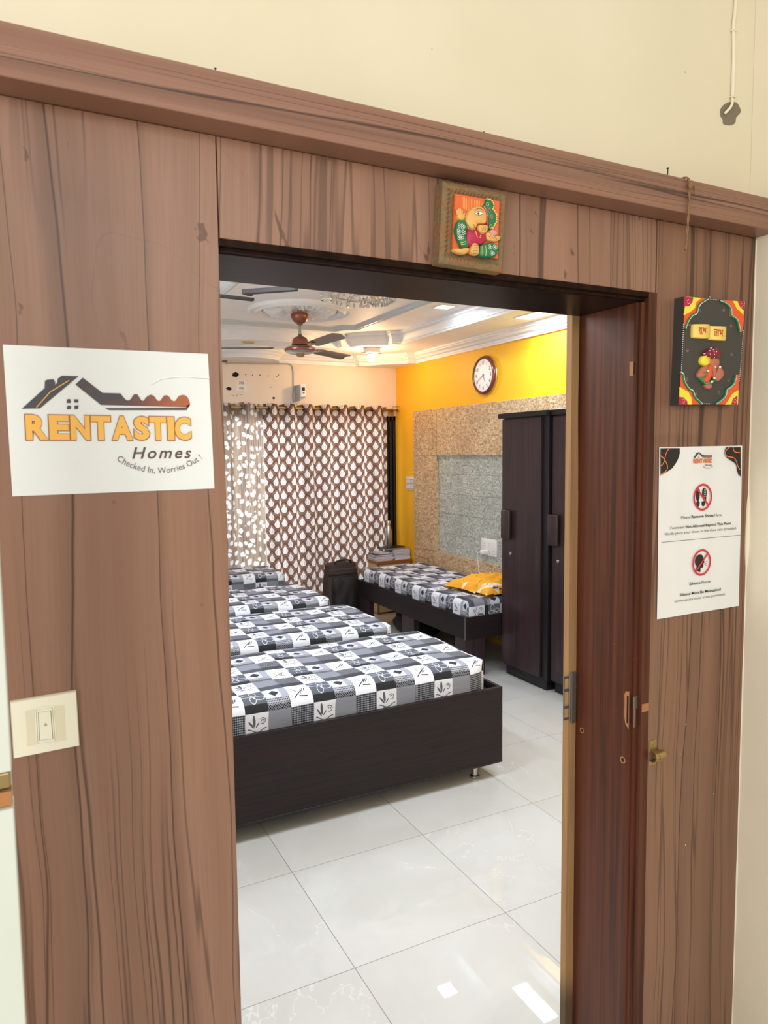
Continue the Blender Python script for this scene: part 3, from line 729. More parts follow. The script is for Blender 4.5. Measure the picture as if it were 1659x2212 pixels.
# outlines traced in metres on the plane of each object, (x, z)
D={'sign': [(-0.015, 1.828), (0.292, 1.83), (0.296, 1.602), (-0.013, 1.6)],
 'logo_roof_l': [(0.006, 1.733), (0.039, 1.765), (0.04, 1.776), (0.043, 1.778), (0.052, 1.779), (0.054, 1.775), (0.054, 1.77), (0.057, 1.774), (0.058, 1.78), (0.064, 1.785), (0.088, 1.785), (0.031, 1.734)],
 'logo_roof_l_line': [(0.025, 1.734), (0.046, 1.759), (0.065, 1.772), (0.074, 1.778), (0.07, 1.774), (0.051, 1.759), (0.031, 1.734)],
 'logo_key': [(0.083, 1.772), (0.094, 1.783), (0.122, 1.76), (0.149, 1.76), (0.156, 1.751), (0.161, 1.749), (0.165, 1.752), (0.169, 1.758), (0.175, 1.759), (0.18, 1.751), (0.184, 1.749), (0.189, 1.755), (0.196, 1.759), (0.202, 1.756), (0.206, 1.75), (0.211, 1.75), (0.217, 1.758), (0.224, 1.758), (0.229, 1.751), (0.235, 1.75), (0.241, 1.758), (0.25, 1.76), (0.256, 1.755), (0.259, 1.745), (0.256, 1.74), (0.119, 1.741)],
 'logo_key_line': [(0.125, 1.736), (0.252, 1.739), (0.256, 1.744), (0.259, 1.745), (0.253, 1.735), (0.131, 1.733)],
 'logo_pane0': [(0.07, 1.749), (0.075, 1.749), (0.075, 1.743), (0.069, 1.743)],
 'logo_pane1': [(0.08, 1.749), (0.086, 1.749), (0.086, 1.744), (0.08, 1.744)],
 'logo_pane2': [(0.07, 1.739), (0.075, 1.739), (0.075, 1.734), (0.069, 1.733)],
 'logo_pane3': [(0.08, 1.739), (0.086, 1.74), (0.085, 1.734), (0.08, 1.734)],
 't_rent': [(0.009, 1.684), (0.259, 1.683), (0.261, 1.726), (0.01, 1.722)],
 't_homes': [(0.162, 1.654), (0.259, 1.654), (0.26, 1.674), (0.163, 1.674)],
 't_arc': [(0.138, 1.655), (0.202, 1.631), (0.279, 1.653)],
 'crease': [(0.197, 1.776), (0.216, 1.786), (0.251, 1.791), (0.273, 1.79), (0.293, 1.79)],
 'notice': [(1.358, 1.666), (1.655, 1.668), (1.66, 1.25), (1.362, 1.249)],
 'n_c1': [(1.36, 1.663), (1.424, 1.663), (1.425, 1.652), (1.422, 1.642), (1.415, 1.63), (1.4, 1.615), (1.381, 1.606), (1.362, 1.599)],
 'n_c2': [(1.591, 1.664), (1.645, 1.664), (1.649, 1.588), (1.64, 1.595), (1.635, 1.603), (1.633, 1.615), (1.627, 1.623), (1.609, 1.631), (1.594, 1.638), (1.588, 1.646), (1.586, 1.656)],
 'n_o1': [(1.358, 1.646), (1.369, 1.64), (1.379, 1.629), (1.384, 1.618), (1.379, 1.609), (1.359, 1.599)],
 'n_o2': [(1.388, 1.663), (1.38, 1.654), (1.375, 1.643), (1.373, 1.633), (1.366, 1.624), (1.359, 1.621)],
 'n_o3': [(1.6, 1.663), (1.59, 1.656), (1.587, 1.648), (1.595, 1.641), (1.616, 1.638), (1.627, 1.632), (1.636, 1.616), (1.645, 1.607)],
 'n_o4': [(1.617, 1.664), (1.617, 1.659), (1.624, 1.652), (1.643, 1.65)],
 'n_logo': [(1.472, 1.611), (1.542, 1.609), (1.54, 1.654), (1.471, 1.655)],
 'n_no1': [(1.507, 1.574), (1.541, 1.541), (1.51, 1.508), (1.477, 1.541)],
 'n_no2': [(1.51, 1.41), (1.544, 1.375), (1.512, 1.344), (1.478, 1.377)],
 'n_l1': [(1.435, 1.49), (1.581, 1.491)],
 'n_l2': [(1.399, 1.467), (1.617, 1.466)],
 'n_l3': [(1.381, 1.453), (1.639, 1.454)],
 'n_l4': [(1.47, 1.323), (1.547, 1.322)],
 'n_l5': [(1.437, 1.298), (1.585, 1.297)],
 'n_l6': [(1.42, 1.285), (1.603, 1.284)],
 'n_rule': [(1.37, 1.437), (1.657, 1.437)],
 'n_sole1': [(1.49, 1.563), (1.498, 1.56), (1.499, 1.547), (1.496, 1.533), (1.488, 1.534), (1.485, 1.543), (1.486, 1.556)],
 'n_heel1': [(1.488, 1.531), (1.498, 1.531), (1.498, 1.521), (1.493, 1.518), (1.488, 1.522)],
 'n_sole2': [(1.509, 1.562), (1.517, 1.564), (1.523, 1.555), (1.522, 1.542), (1.521, 1.533), (1.512, 1.534), (1.507, 1.545), (1.507, 1.556)],
 'n_heel2': [(1.507, 1.53), (1.518, 1.53), (1.517, 1.521), (1.512, 1.518), (1.507, 1.521)],
 'n_head': [(1.488, 1.386), (1.496, 1.396), (1.509, 1.397), (1.515, 1.392), (1.52, 1.381), (1.521, 1.376), (1.518, 1.374), (1.518, 1.367), (1.515, 1.364), (1.508, 1.363), (1.507, 1.353), (1.493, 1.36), (1.494, 1.368), (1.488, 1.377)],
 'n_w': [(1.522, 1.377), (1.529, 1.379), (1.522, 1.374), (1.531, 1.373), (1.521, 1.372), (1.53, 1.368)],
 'g_frame': [(0.743, 2.175), (0.893, 2.174), (0.883, 2.018), (0.733, 2.021)],
 'g_panel': [(0.767, 2.153), (0.871, 2.154), (0.867, 2.042), (0.761, 2.046)],
 'g_head': [(0.787, 2.109), (0.792, 2.12), (0.804, 2.131), (0.817, 2.135), (0.828, 2.133), (0.834, 2.125), (0.835, 2.115), (0.833, 2.104), (0.821, 2.102), (0.812, 2.1), (0.806, 2.101), (0.809, 2.096), (0.807, 2.089), (0.799, 2.087), (0.792, 2.09), (0.787, 2.098)],
 'g_crown': [(0.828, 2.135), (0.833, 2.143), (0.837, 2.151), (0.847, 2.15), (0.853, 2.143), (0.851, 2.133), (0.858, 2.126), (0.86, 2.116), (0.857, 2.107), (0.853, 2.1), (0.845, 2.095), (0.84, 2.098), (0.84, 2.116), (0.835, 2.128)],
 'g_band': [(0.823, 2.134), (0.829, 2.134), (0.835, 2.127), (0.839, 2.115), (0.838, 2.101), (0.834, 2.1), (0.833, 2.114), (0.83, 2.125)],
 'g_hand_up': [(0.77, 2.115), (0.776, 2.117), (0.781, 2.116), (0.785, 2.114), (0.786, 2.11), (0.782, 2.103), (0.772, 2.103), (0.768, 2.109)],
 'g_sleeve': [(0.766, 2.096), (0.772, 2.102), (0.784, 2.104), (0.789, 2.098), (0.788, 2.082), (0.786, 2.068), (0.792, 2.054), (0.778, 2.051), (0.769, 2.064), (0.763, 2.08)],
 'g_shirt': [(0.79, 2.086), (0.806, 2.088), (0.815, 2.091), (0.821, 2.084), (0.834, 2.085), (0.834, 2.072), (0.821, 2.062), (0.809, 2.063), (0.795, 2.055), (0.788, 2.066)],
 'g_hand_mid': [(0.815, 2.098), (0.825, 2.1), (0.834, 2.1), (0.837, 2.093), (0.829, 2.084), (0.819, 2.084), (0.814, 2.09)],
 'g_palm': [(0.834, 2.087), (0.847, 2.086), (0.859, 2.083), (0.868, 2.084), (0.866, 2.077), (0.856, 2.072), (0.84, 2.072), (0.834, 2.077)],
 'g_lotus': [(0.842, 2.091), (0.849, 2.095), (0.857, 2.093), (0.861, 2.087), (0.853, 2.083), (0.844, 2.086)],
 'g_leg': [(0.818, 2.057), (0.828, 2.065), (0.843, 2.069), (0.858, 2.067), (0.862, 2.056), (0.856, 2.044), (0.84, 2.04), (0.818, 2.041)],
 'g_foot_front': [(0.797, 2.054), (0.803, 2.063), (0.812, 2.062), (0.815, 2.054), (0.814, 2.042), (0.801, 2.041), (0.795, 2.046)],
 'g_foot_side': [(0.759, 2.047), (0.772, 2.049), (0.784, 2.052), (0.794, 2.052), (0.793, 2.046), (0.784, 2.04), (0.769, 2.04), (0.759, 2.043)],
 'g_eye': [(0.804, 2.118), (0.814, 2.123), (0.824, 2.121), (0.814, 2.116)],
 'g_pupil': [(0.813, 2.119)],
 'g_dots': [(0.77, 2.091), (0.777, 2.09), (0.768, 2.08), (0.779, 2.079), (0.769, 2.069), (0.774, 2.069), (0.841, 2.059), (0.852, 2.06), (0.846, 2.048)],
 'g_brow': [(0.805, 2.123), (0.811, 2.128), (0.819, 2.129), (0.825, 2.125)],
 'g_trunk': [(0.788, 2.096), (0.792, 2.09), (0.8, 2.089), (0.805, 2.093), (0.802, 2.098)],
 'p_panel': [(1.401, 2.016), (1.617, 2.023), (1.6, 1.769), (1.394, 1.765)],
 'p_tl_o': [(1.408, 2.015), (1.478, 2.017), (1.477, 2.013), (1.453, 2.001), (1.442, 1.981), (1.424, 1.972), (1.411, 1.957), (1.406, 1.941), (1.398, 1.942), (1.399, 1.982)],
 'p_tr_o': [(1.53, 2.018), (1.611, 2.021), (1.608, 1.976), (1.605, 1.95), (1.594, 1.945), (1.584, 1.974), (1.556, 1.982), (1.553, 2.004), (1.522, 2.013)],
 'p_bl_o': [(1.392, 1.838), (1.403, 1.837), (1.408, 1.821), (1.422, 1.805), (1.436, 1.798), (1.443, 1.783), (1.468, 1.769), (1.469, 1.767), (1.392, 1.765)],
 'p_br_o': [(1.585, 1.842), (1.598, 1.842), (1.596, 1.769), (1.516, 1.768), (1.517, 1.771), (1.538, 1.78), (1.552, 1.794), (1.553, 1.803), (1.574, 1.819)],
 'p_tl_y': [(1.405, 2.015), (1.454, 2.016), (1.438, 2.005), (1.433, 1.991), (1.416, 1.98), (1.397, 1.972)],
 'p_tr_y': [(1.565, 2.019), (1.609, 2.02), (1.604, 1.988), (1.591, 1.997), (1.581, 2.0)],
 'p_bl_y': [(1.389, 1.806), (1.402, 1.801), (1.418, 1.795), (1.428, 1.783), (1.431, 1.766), (1.389, 1.765)],
 'p_br_y': [(1.595, 1.805), (1.594, 1.769), (1.548, 1.768), (1.56, 1.78), (1.573, 1.795)],
 'p_tl_r': [(1.397, 2.014), (1.426, 2.015), (1.424, 2.005), (1.413, 1.994), (1.396, 1.992)],
 'p_tr_r': [(1.582, 2.019), (1.607, 2.02), (1.607, 1.999), (1.593, 2.005)],
 'p_bl_r': [(1.387, 1.783), (1.402, 1.782), (1.414, 1.773), (1.416, 1.765), (1.387, 1.765)],
 'p_br_r': [(1.591, 1.791), (1.591, 1.769), (1.57, 1.769), (1.575, 1.783)],
 'p_g_tl': [(1.474, 2.014), (1.454, 2.004), (1.444, 1.994), (1.438, 1.979), (1.423, 1.972), (1.41, 1.958), (1.402, 1.941)],
 'p_g_tr': [(1.519, 2.015), (1.542, 2.01), (1.557, 2.0), (1.561, 1.984), (1.579, 1.976), (1.588, 1.962), (1.593, 1.947)],
 'p_g_bl': [(1.389, 1.84), (1.398, 1.835), (1.404, 1.817), (1.419, 1.803), (1.431, 1.798), (1.44, 1.784), (1.463, 1.769)],
 'p_g_br': [(1.583, 1.84), (1.578, 1.823), (1.565, 1.811), (1.551, 1.804), (1.547, 1.79), (1.532, 1.778), (1.514, 1.769)],
 'p_tile1': [(1.428, 1.953), (1.472, 1.956), (1.478, 1.952), (1.477, 1.926), (1.471, 1.922), (1.429, 1.921), (1.423, 1.925), (1.423, 1.949)],
 'p_tile2': [(1.488, 1.953), (1.531, 1.955), (1.537, 1.951), (1.536, 1.924), (1.531, 1.921), (1.487, 1.92), (1.482, 1.924), (1.483, 1.95)],
 'p_t1': [(1.439, 1.926), (1.465, 1.931)],
 'p_t2': [(1.492, 1.928), (1.523, 1.931)],
 'p_turban': [(1.464, 1.887), (1.476, 1.897), (1.492, 1.901), (1.509, 1.9), (1.517, 1.893), (1.515, 1.883), (1.503, 1.877), (1.487, 1.876), (1.471, 1.879)],
 'p_ear': [(1.451, 1.869), (1.456, 1.879), (1.468, 1.882), (1.483, 1.877), (1.485, 1.869), (1.479, 1.861), (1.467, 1.858), (1.455, 1.861)],
 'p_face': [(1.48, 1.875), (1.497, 1.878), (1.511, 1.877), (1.514, 1.865), (1.508, 1.856), (1.502, 1.846), (1.498, 1.832), (1.492, 1.836), (1.491, 1.85), (1.483, 1.859)],
 'p_arm_l': [(1.464, 1.857), (1.483, 1.86), (1.483, 1.847), (1.469, 1.844), (1.464, 1.831), (1.449, 1.829), (1.443, 1.836), (1.453, 1.849)],
 'p_arm_r': [(1.516, 1.858), (1.528, 1.853), (1.535, 1.842), (1.527, 1.83), (1.511, 1.823), (1.502, 1.831), (1.51, 1.848)],
 'p_sash': [(1.478, 1.859), (1.485, 1.858), (1.489, 1.846), (1.486, 1.832), (1.474, 1.819), (1.461, 1.824), (1.473, 1.838)],
 'p_skirt': [(1.465, 1.846), (1.481, 1.846), (1.478, 1.828), (1.486, 1.82), (1.506, 1.829), (1.509, 1.825), (1.486, 1.814), (1.47, 1.814), (1.449, 1.828)],
 'p_feet': [(1.471, 1.814), (1.492, 1.815), (1.492, 1.807), (1.485, 1.804), (1.475, 1.805)],
 'p_flowers': [(1.451, 1.987), (1.535, 1.994), (1.418, 1.953), (1.563, 1.959), (1.414, 1.892), (1.568, 1.891), (1.415, 1.825), (1.56, 1.828), (1.446, 1.793), (1.527, 1.796)],
 'patch': [(1.569, 2.486), (1.583, 2.503), (1.605, 2.513), (1.627, 2.516), (1.64, 2.507), (1.643, 2.496), (1.628, 2.481), (1.625, 2.468), (1.611, 2.459), (1.583, 2.456), (1.579, 2.467), (1.572, 2.472)],
 'cable': [(1.609, 2.748), (1.604, 2.7), (1.604, 2.677), (1.607, 2.617), (1.607, 2.561), (1.607, 2.523)],
 'cable2': [(1.606, 2.522), (1.599, 2.5), (1.58, 2.479)],
 'switch': [(-0.032, 1.283), (0.063, 1.285), (0.064, 1.194), (-0.031, 1.192)],
 'switch_in': [(-0.011, 1.266), (0.044, 1.266), (0.044, 1.208), (-0.011, 1.209)],
 'switch_btn': [(0.007, 1.26), (0.024, 1.26), (0.025, 1.215), (0.007, 1.216)],
 'holes': [(1.88, 2.422), (1.98, 2.426), (2.047, 2.424), (2.121, 2.426), (2.207, 2.423), (2.293, 2.422), (2.31, 2.436), (1.811, 2.287), (2.23, 2.315), (1.941, 2.258), (2.255, 2.209), (1.857, 2.224), (1.886, 2.222), (1.926, 2.232)],
 'cord': [(1.781, 2.528), (1.992, 2.535), (2.227, 2.538), (2.426, 2.552), (2.461, 2.485), (2.468, 2.399), (2.46, 2.312), (2.449, 2.225), (2.466, 2.168)],
 'mcb': [(2.444, 2.311), (2.509, 2.348), (2.562, 2.346), (2.559, 2.22), (2.512, 2.216), (2.441, 2.174)],
 'hz': [(1.263, 1.45, 1.069), (1.308, 1.45, 1.067), (1.31, 1.45, 0.928), (1.264, 1.45, 0.97)],
 'g_toes': [(0.801, 2.057), (0.81, 2.059), (0.799, 2.052), (0.81, 2.054), (0.798, 2.047), (0.809, 2.048), (0.799, 2.042), (0.808, 2.043)],
 'g_fingers': [(0.77, 2.112), (0.768, 2.121), (0.773, 2.113), (0.772, 2.124), (0.776, 2.114), (0.776, 2.124), (0.779, 2.113), (0.78, 2.121), (0.78, 2.108), (0.786, 2.117)],
 'g_fist': [(0.818, 2.094), (0.821, 2.087), (0.822, 2.097), (0.825, 2.089), (0.827, 2.097), (0.828, 2.089), (0.832, 2.096), (0.832, 2.089)],
 'g_palmlines': [(0.836, 2.082), (0.844, 2.076), (0.842, 2.083), (0.852, 2.076), (0.85, 2.083), (0.858, 2.076)],
 'g_bracelet': [(0.819, 2.058), (0.819, 2.041), (0.822, 2.059), (0.823, 2.041), (0.829, 2.061), (0.831, 2.052), (0.83, 2.041), (0.773, 2.059), (0.784, 2.063), (0.774, 2.056), (0.785, 2.059)],
 'g_rings': [(0.837, 2.141), (0.847, 2.119), (0.845, 2.1), (0.841, 2.13)],
 'g_scallop': [(0.837, 2.151), (0.841, 2.151), (0.845, 2.151), (0.849, 2.149), (0.852, 2.146), (0.853, 2.143), (0.853, 2.138), (0.851, 2.134), (0.855, 2.131), (0.858, 2.127), (0.86, 2.124), (0.86, 2.119), (0.86, 2.115), (0.859, 2.11), (0.856, 2.106), (0.854, 2.102), (0.851, 2.098)],
 'p_orn': [(1.498, 1.856), (1.475, 1.846), (1.497, 1.83), (1.489, 1.821), (1.516, 1.857)],
 'p_spots': [(1.488, 1.891), (1.474, 1.893), (1.485, 1.896), (1.497, 1.892), (1.5, 1.899), (1.483, 1.9), (1.506, 1.887), (1.49, 1.885), (1.475, 1.885), (1.465, 1.88), (1.461, 1.886), (1.478, 1.879), (1.492, 1.878), (1.51, 1.881), (1.51, 1.893)],
 'strike2': [(1.272, 1.059), (1.285, 1.059), (1.303, 1.048), (1.308, 0.966), (1.28, 0.979), (1.274, 1.0)]}

# ---------------------------------------------------------------- beds and mattresses
def mattress(name, label, x0, x1, y0, y1, zt, zb, m, u0, v0, rc=.09, seed=0, swap=False, sag=.0, r=.055):
    hx, hy = (x1-x0)/2, (y1-y0)/2; cx, cy = (x0+x1)/2, (y0+y1)/2
    dep = zt-zb; ext = dep-r+PI*r/2
    def fold(s, h):
        a = abs(s); flat = h-r
        if a <= flat: return a, 0.0
        t = (a-flat)/r
        if t <= PI/2: return flat+r*math.sin(t), r*(1-math.cos(t))
        return h, r+(a-flat-PI*r/2)
    U, V = hx-r+ext, hy-r+ext
    def f(i, j):
        u = (i*2-1)*U; v = (j*2-1)*V
        X, dx = fold(u, hx); Y, dy = fold(v, hy)
        d = max(dx, dy) if min(dx, dy) < 1e-6 else math.sqrt(dx*dx+dy*dy)
        d = min(d, dep)
        # rounded plan corners
        ex, ey = X-(hx-rc), Y-(hy-rc)
        if ex > 0 and ey > 0:
            L = math.hypot(ex, ey)
            if L > rc: X, Y = hx-rc+ex*rc/L, hy-rc+ey*rc/L
        X = math.copysign(X, u); Y = math.copysign(Y, v)
        q = Vector((u*1.7+seed, v*2.4, seed))
        wr = noise.noise(q*1.6)*.010 + noise.noise(Vector((u*9+seed, v*2.5, 3)))*.0035 + noise.noise(Vector((u*3, v*14, seed)))*.0025
        edge = min(1, d/.05)
        z = zt - d + wr*(1-edge) - sag*math.sin(PI*j)*.0
        if edge > .6:
            k = noise.noise(Vector(((u+v)*5+seed, d*9, 1)))*.008*edge
            if dy >= dx: Y += math.copysign(k, v)
            else: X += math.copysign(k, u)
        return (cx+X, cy+Y, max(z, zb)), (cx+u-u0, cy+v-v0)
    mb = MB(); nx = int(U*2/.022); ny = int(V*2/.022)
    mb.grid(f, nx, ny)
    t = thing(name, label, 'mattress', (cx, cy, zb), 'mattresses under patchwork sheets')
    mb.build('fitted_sheet', m, t, smooth=True)
    mb = MB(); mb.box(x0+.09, x1-.11, y0+.09, y1-.09, zb, zt-.06, .02); mb.build('foam_core', 'paper', t)
    return t
def box_bed(label, x0, x1, y0, y1, z0, z1, feet=True):
    t = thing('box_bed', label, 'bed', ((x0+x1)/2, (y0+y1)/2, 0), 'dark box beds in a row')
    w = .018
    for a, b_ in ((y0, y0+w), (y1-w, y1)):
        mb = MB(); mb.box(x0, x1, a, b_, z0, z1, .001, 1); mb.build('side_board', 'wenge', t)
    mb = MB(); mb.box(x1-w, x1, y0+w, y1-w, z0, z1, .001, 1); mb.build('foot_board', 'wenge', t)
    mb = MB(); mb.box(x0, x0+w, y0+w, y1-w, z0, z1, .001, 1); mb.build('head_board', 'wenge', t)
    mb = MB(); mb.box(x0+w, x1-w, y0+w, y1-w, z1-.055, z1-.035); mb.build('base_board', 'wenge', t)
    mb = MB(); mb.box(x0+.002, x1-.0, y0-.0015, y1, z0-.010, z0, .001, 1); mb.build('bottom_board', 'black_edge', t)
    for x, y in ((x1-.13, y0+.06), (x1-.13, y1-.06), (x0+.13, y0+.06), (x0+.13, y1-.06)):
        mb = MB(); mb.lathe((x, y, 0), [(.020, 0), (.024, .003), (.024, .010), (.016, .014), (.016, z0-.012)], 24)
        mb.build('foot', 'steel', t, smooth=40)
    return t
box_bed('dark box bed nearest the doorway, on short steel feet', .335, 2.130, 2.895, 3.735, .086, .470)
mattress('mattress', 'mattress in patchwork sheet on the box bed nearest the doorway', .36, 2.100, 2.918, 3.700, .603, .436, 'sheet', .6987, 2.891, rc=.15, seed=1)
box_bed('dark box bed second from the doorway, mostly hidden by the nearest bed', .335, 2.075, 3.865, 4.700, .086, .455)
mattress('mattress', 'mattress in patchwork sheet second from the doorway', .36, 2.055, 3.885, 4.660, .590, .421, 'sheet', .742, 3.855, rc=.12, seed=5)
box_bed('dark box bed third from the doorway, beside the brown trolley bag', .335, 2.050, 4.815, 5.640, .086, .455)
mattress('mattress', 'mattress in patchwork sheet third from the doorway', .36, 2.030, 4.835, 5.600, .590, .421, 'sheet', .66, 4.81, rc=.12, seed=9)
box_bed('dark box bed farthest from the doorway, against the curtains', .335, 2.090, 6.020, 6.640, .086, .475)
mattress('mattress', 'mattress in patchwork sheet farthest from the doorway, against the curtains', .36, 2.075, 6.035, 6.600, .605, .441, 'sheet', .745, 5.99, rc=.07, seed=13)

# right-hand bed: open frame on panel legs along the yellow wall
t = thing('panel_bed', 'dark wooden bed on open panel legs along the patterned wall', 'bed', (3.2, 5.24, 0))
mb = MB(); mb.box(2.845, 2.863, 4.32, 6.175, .283, .450, .001, 1); mb.build('side_rail', 'wenge', t)
mb = MB(); mb.box(3.55, 3.568, 4.32, 6.175, .283, .450, .001, 1); mb.build('side_rail', 'wenge', t)
mb = MB(); mb.box(2.863, 3.55, 4.3205, 4.338, .283, .450, .001, 1); mb.build('end_rail', 'wenge', t)
mb = MB(); mb.box(2.863, 3.55, 6.157, 6.1745, .283, .450, .001, 1); mb.build('end_rail', 'wenge', t)
mb = MB(); mb.box(2.863, 3.55, 4.338, 6.157, .400, .418); mb.build('base_board', 'wenge', t)
mb = MB(); mb.box(2.8432, 2.8448, 4.3185, 4.330, .285, .450); mb.build('corner_edging', 'steel_dull', t)
for x in (2.847, 3.50):
    for y0, y1 in ((4.325, 4.465), (5.095, 5.300), (5.955, 6.165)):
        mb = MB(); mb.box(x, x+.05, y0, y1, 0, .283, .001, 1); mb.build('leg', 'wenge_v', t)
mb = MB(); mb.box(2.897, 3.02, 4.326, 4.344, 0, .283, .001, 1); mb.build('leg', 'wenge_v', t)
mattress('mattress', 'mattress in patchwork sheet on the bed along the patterned wall', 2.868, 3.55, 4.345, 6.150, .565, .418, 'sheet_r', 2.752, 4.42, rc=.05, seed=21, r=.035)

# orange tie-dyed cover bundled on that bed
t = thing('pillow', 'orange tie-dyed pillow lying beside the wardrobe', 'pillow', (3.28, 4.60, .565))
def pf(i, j):
    u = i*2-1; v = j*2-1
    k = (1-abs(u)**3.0)*(1-abs(v)**3.0); k = max(k, 0)**.45
    pin = 1+.10*(abs(u)*abs(v))**2
    x = 3.27+u*.235*pin*(1-.10*(1-v*v)) - v*.03; y = 4.61+v*.225*pin + u*.02
    wr = noise.noise(Vector((u*3, v*5, 2)))*.026+noise.noise(Vector((u*12, v*4, 7)))*.012
    return (x, y, k, wr, u, v)
mb = MB()
def top(i, j):
    x, y, k, wr, u, v = pf(i, j); return (x, y, .585+.100*k+wr*k+(0.01 if u < -.7 else 0)*abs(v)), (u, v)
def bot(i, j):
    x, y, k, wr, u, v = pf(i, j); return (x, y, .583-.012*k), (u, v)
mb.grid(top, 44, 44); mb.grid(bot, 24, 24); mb.build('pillow_case', 'tiedye', t, smooth=True)
mb = MB()
def flap(i, j):
    x = 3.035+.12*i+.03*j; y = 4.48+.17*j-.05*i
    return (x, y, .585+.040*math.sin(PI*i)*(.4+.6*j)+noise.noise(Vector((i*6, j*5, 0)))*.012), (i, j)
mb.grid(flap, 20, 20); mb.build('open_flap', 'tiedye', t, smooth=True)

# ---------------------------------------------------------------- wardrobes
def wardrobe(label, xf, ya, yb, hinge_far, ztop, handle_y, knob_y, xcrown):
    t = thing('wardrobe', label, 'wardrobe', ((xf+RX1)/2, (ya+yb)/2, 0), 'dark wardrobes')
    mb = MB(); mb.box(xf+.018, 3.575, ya, yb, .07, ztop-.036, .001, 1); mb.build('carcass', 'black_edge', t)
    mb = MB(); mb.box(xf+.03, 3.57, ya+.02, yb-.02, 0, .07); mb.build('plinth', 'black_edge', t)
    mb = MB(); mb.box(xf-.012, 3.575, ya, yb+xcrown, ztop-.036, ztop, .003); mb.build('top_slab', 'black_edge', t)
    d0, d1 = hinge_far
    mb = MB(); mb.box(xf, xf+.018, d0, d1, .085, ztop-.045, .002); door = mb.build('door', 'wenge_v', t)
    mb = MB(); mb.box(xf-.034, xf-.014, handle_y-.05, handle_y+.05, 1.022, 1.234, .008, 3); mb.box(xf-.014, xf+.0005, handle_y-.030, handle_y+.030, 1.06, 1.2); mb.build('handle', 'wenge_v', door, smooth=50)
    mb = MB(); mb.lathe((xf, knob_y, .918), [(.013, 0.0005), (.013, -.004), (.010, -.006), (.0001, -.0065)], 24, 'x', False); mb.build('lock', 'steel', door, smooth=40)
    return t
wardrobe('dark wardrobe farther along the wall, beside the bed with the orange pillow', 3.154, 3.800, 4.300, (3.862, 4.298), 1.934, 4.222, 4.193, .035)
wardrobe('dark wardrobe nearer the doorway, half hidden by the door frame', 3.192, 3.300, 3.796, (3.34, 3.786), 1.934, 3.748, 3.722, 0)

t = thing('paper_sheet', 'white sheet of paper lying on top of the wardrobe', 'paper', (3.3, 3.65, 1.935))
mb = MB(); mb.box(3.21, 3.42, 3.50, 3.80, 1.9345, 1.941, .001, 1); mb.build('paper_stack', 'paper', t)

# ---------------------------------------------------------------- bedside chest, books, bottle
t = thing('bedside_chest', 'small pale chest with teak coloured top in the corner', 'cabinet', (3.41, 6.64, 0))
mb = MB(); mb.box(3.196, 3.604, 6.478, 6.715, .520, .552, .002, 1); mb.build('top_board', 'teak', t)
mb = MB(); mb.box(3.206, 3.604, 6.494, 6.710, .02, .520); mb.build('body', 'beech', t)
mb = MB(); mb.box(3.2015, 3.218, 6.482, 6.500, 0, .520); mb.build('edge_strip', 'teak', t)
mb = MB(); mb.box(3.590, 3.6055, 6.482, 6.500, 0, .520); mb.build('edge_strip', 'teak', t)
mb = MB(); mb.box(3.222, 3.586, 6.485, 6.4945, .30, .505, .002, 1); dr = mb.build('drawer', 'beech', t)
mb = MB(); mb.lathe((3.4, 6.485, .40), [(.012, 0), (.012, -.012), (.0001, -.016)], 16, 'y', False); mb.build('knob', 'steel_dull', dr)
def book(label, x0, x1, y0, y1, z, h, cov, rot=0, group='books on the bedside chest', pages=True):
    t = thing('book', label, 'book', ((x0+x1)/2, (y0+y1)/2, z), group)
    c0 = .0012
    mb = MB(); mb.box(x0, x1, y0, y1, z, z+c0); mb.box(x0, x1, y0, y1, z+h-c0, z+h); mb.box(x0, x1, y1-.002, y1, z+c0, z+h-c0); mb.build('cover', 'cover%d' % cov, t)
    mb = MB(); mb.box(x0+.002, x1-.002, y0+.0015, y1-.002, z+c0, z+h-c0); mb.build('page_block', 'pages', t)
    t.rotation_euler.z = rot; return t
z = .5525
L = [('thin white exercise book, bottom of the left pile', .008, 0), ('red-brown covered book, second from the bottom of the left pile', .010, 1), ('white paged book in the middle of the left pile', .015, 0),
     ('rust covered book just above the middle of the left pile', .012, 1), ('book with dark blue cover, topmost wide book of the left pile', .015, 3)]
for i, (lb, h, cv_) in enumerate(L):
    book(lb, 3.200+.004*(i % 2), 3.392+.012*(i % 3)-.008*(i == 0), 6.500+.004*i, 6.705, z, h-.0008, cv_, math.radians((-1, 1.5, -2, 2.5, -1.5)[i])); z += h
book('small thick cream paperback on the left pile', 3.262, 3.375, 6.555, 6.70, z, .022, 2, math.radians(7))
book('dark blue notebook lying slanted behind the cream paperback', 3.385, 3.425, 6.56, 6.70, z, .010, 3, math.radians(-6))
z = .5525
Rr_ = [('thick white paged book at the bottom of the right pile', .026, 0), ('thin slate book second from the bottom of the right pile', .012, 5), ('white book third from the bottom of the right pile', .012, 0),
       ('white book with grey cover halfway up the right pile', .013, 4), ('pale book fifth from the bottom of the right pile', .014, 5), ('pale grey book just under the top book of the right pile', .013, 0), ('taupe covered book topmost of the right pile', .014, 7)]
for i, (lb, h, cv_) in enumerate(Rr_):
    book(lb, 3.418-.002*(i % 2), 3.600, 6.505+.003*(i % 3), 6.708, z, h-.0008, cv_, math.radians((.6, -.8, .5, -.5, .8, -.4, .3)[i])); z += h
zt_ = z
t = thing('folder', 'grey plastic folder jutting out over the left side of the book pile', 'folder', (3.42, 6.62, zt_))
mb = MB(); mb.box(3.325, 3.565, 6.54, 6.74, zt_+.001, zt_+.011, .002); mb.build('folder_cover', 'cover6', t)
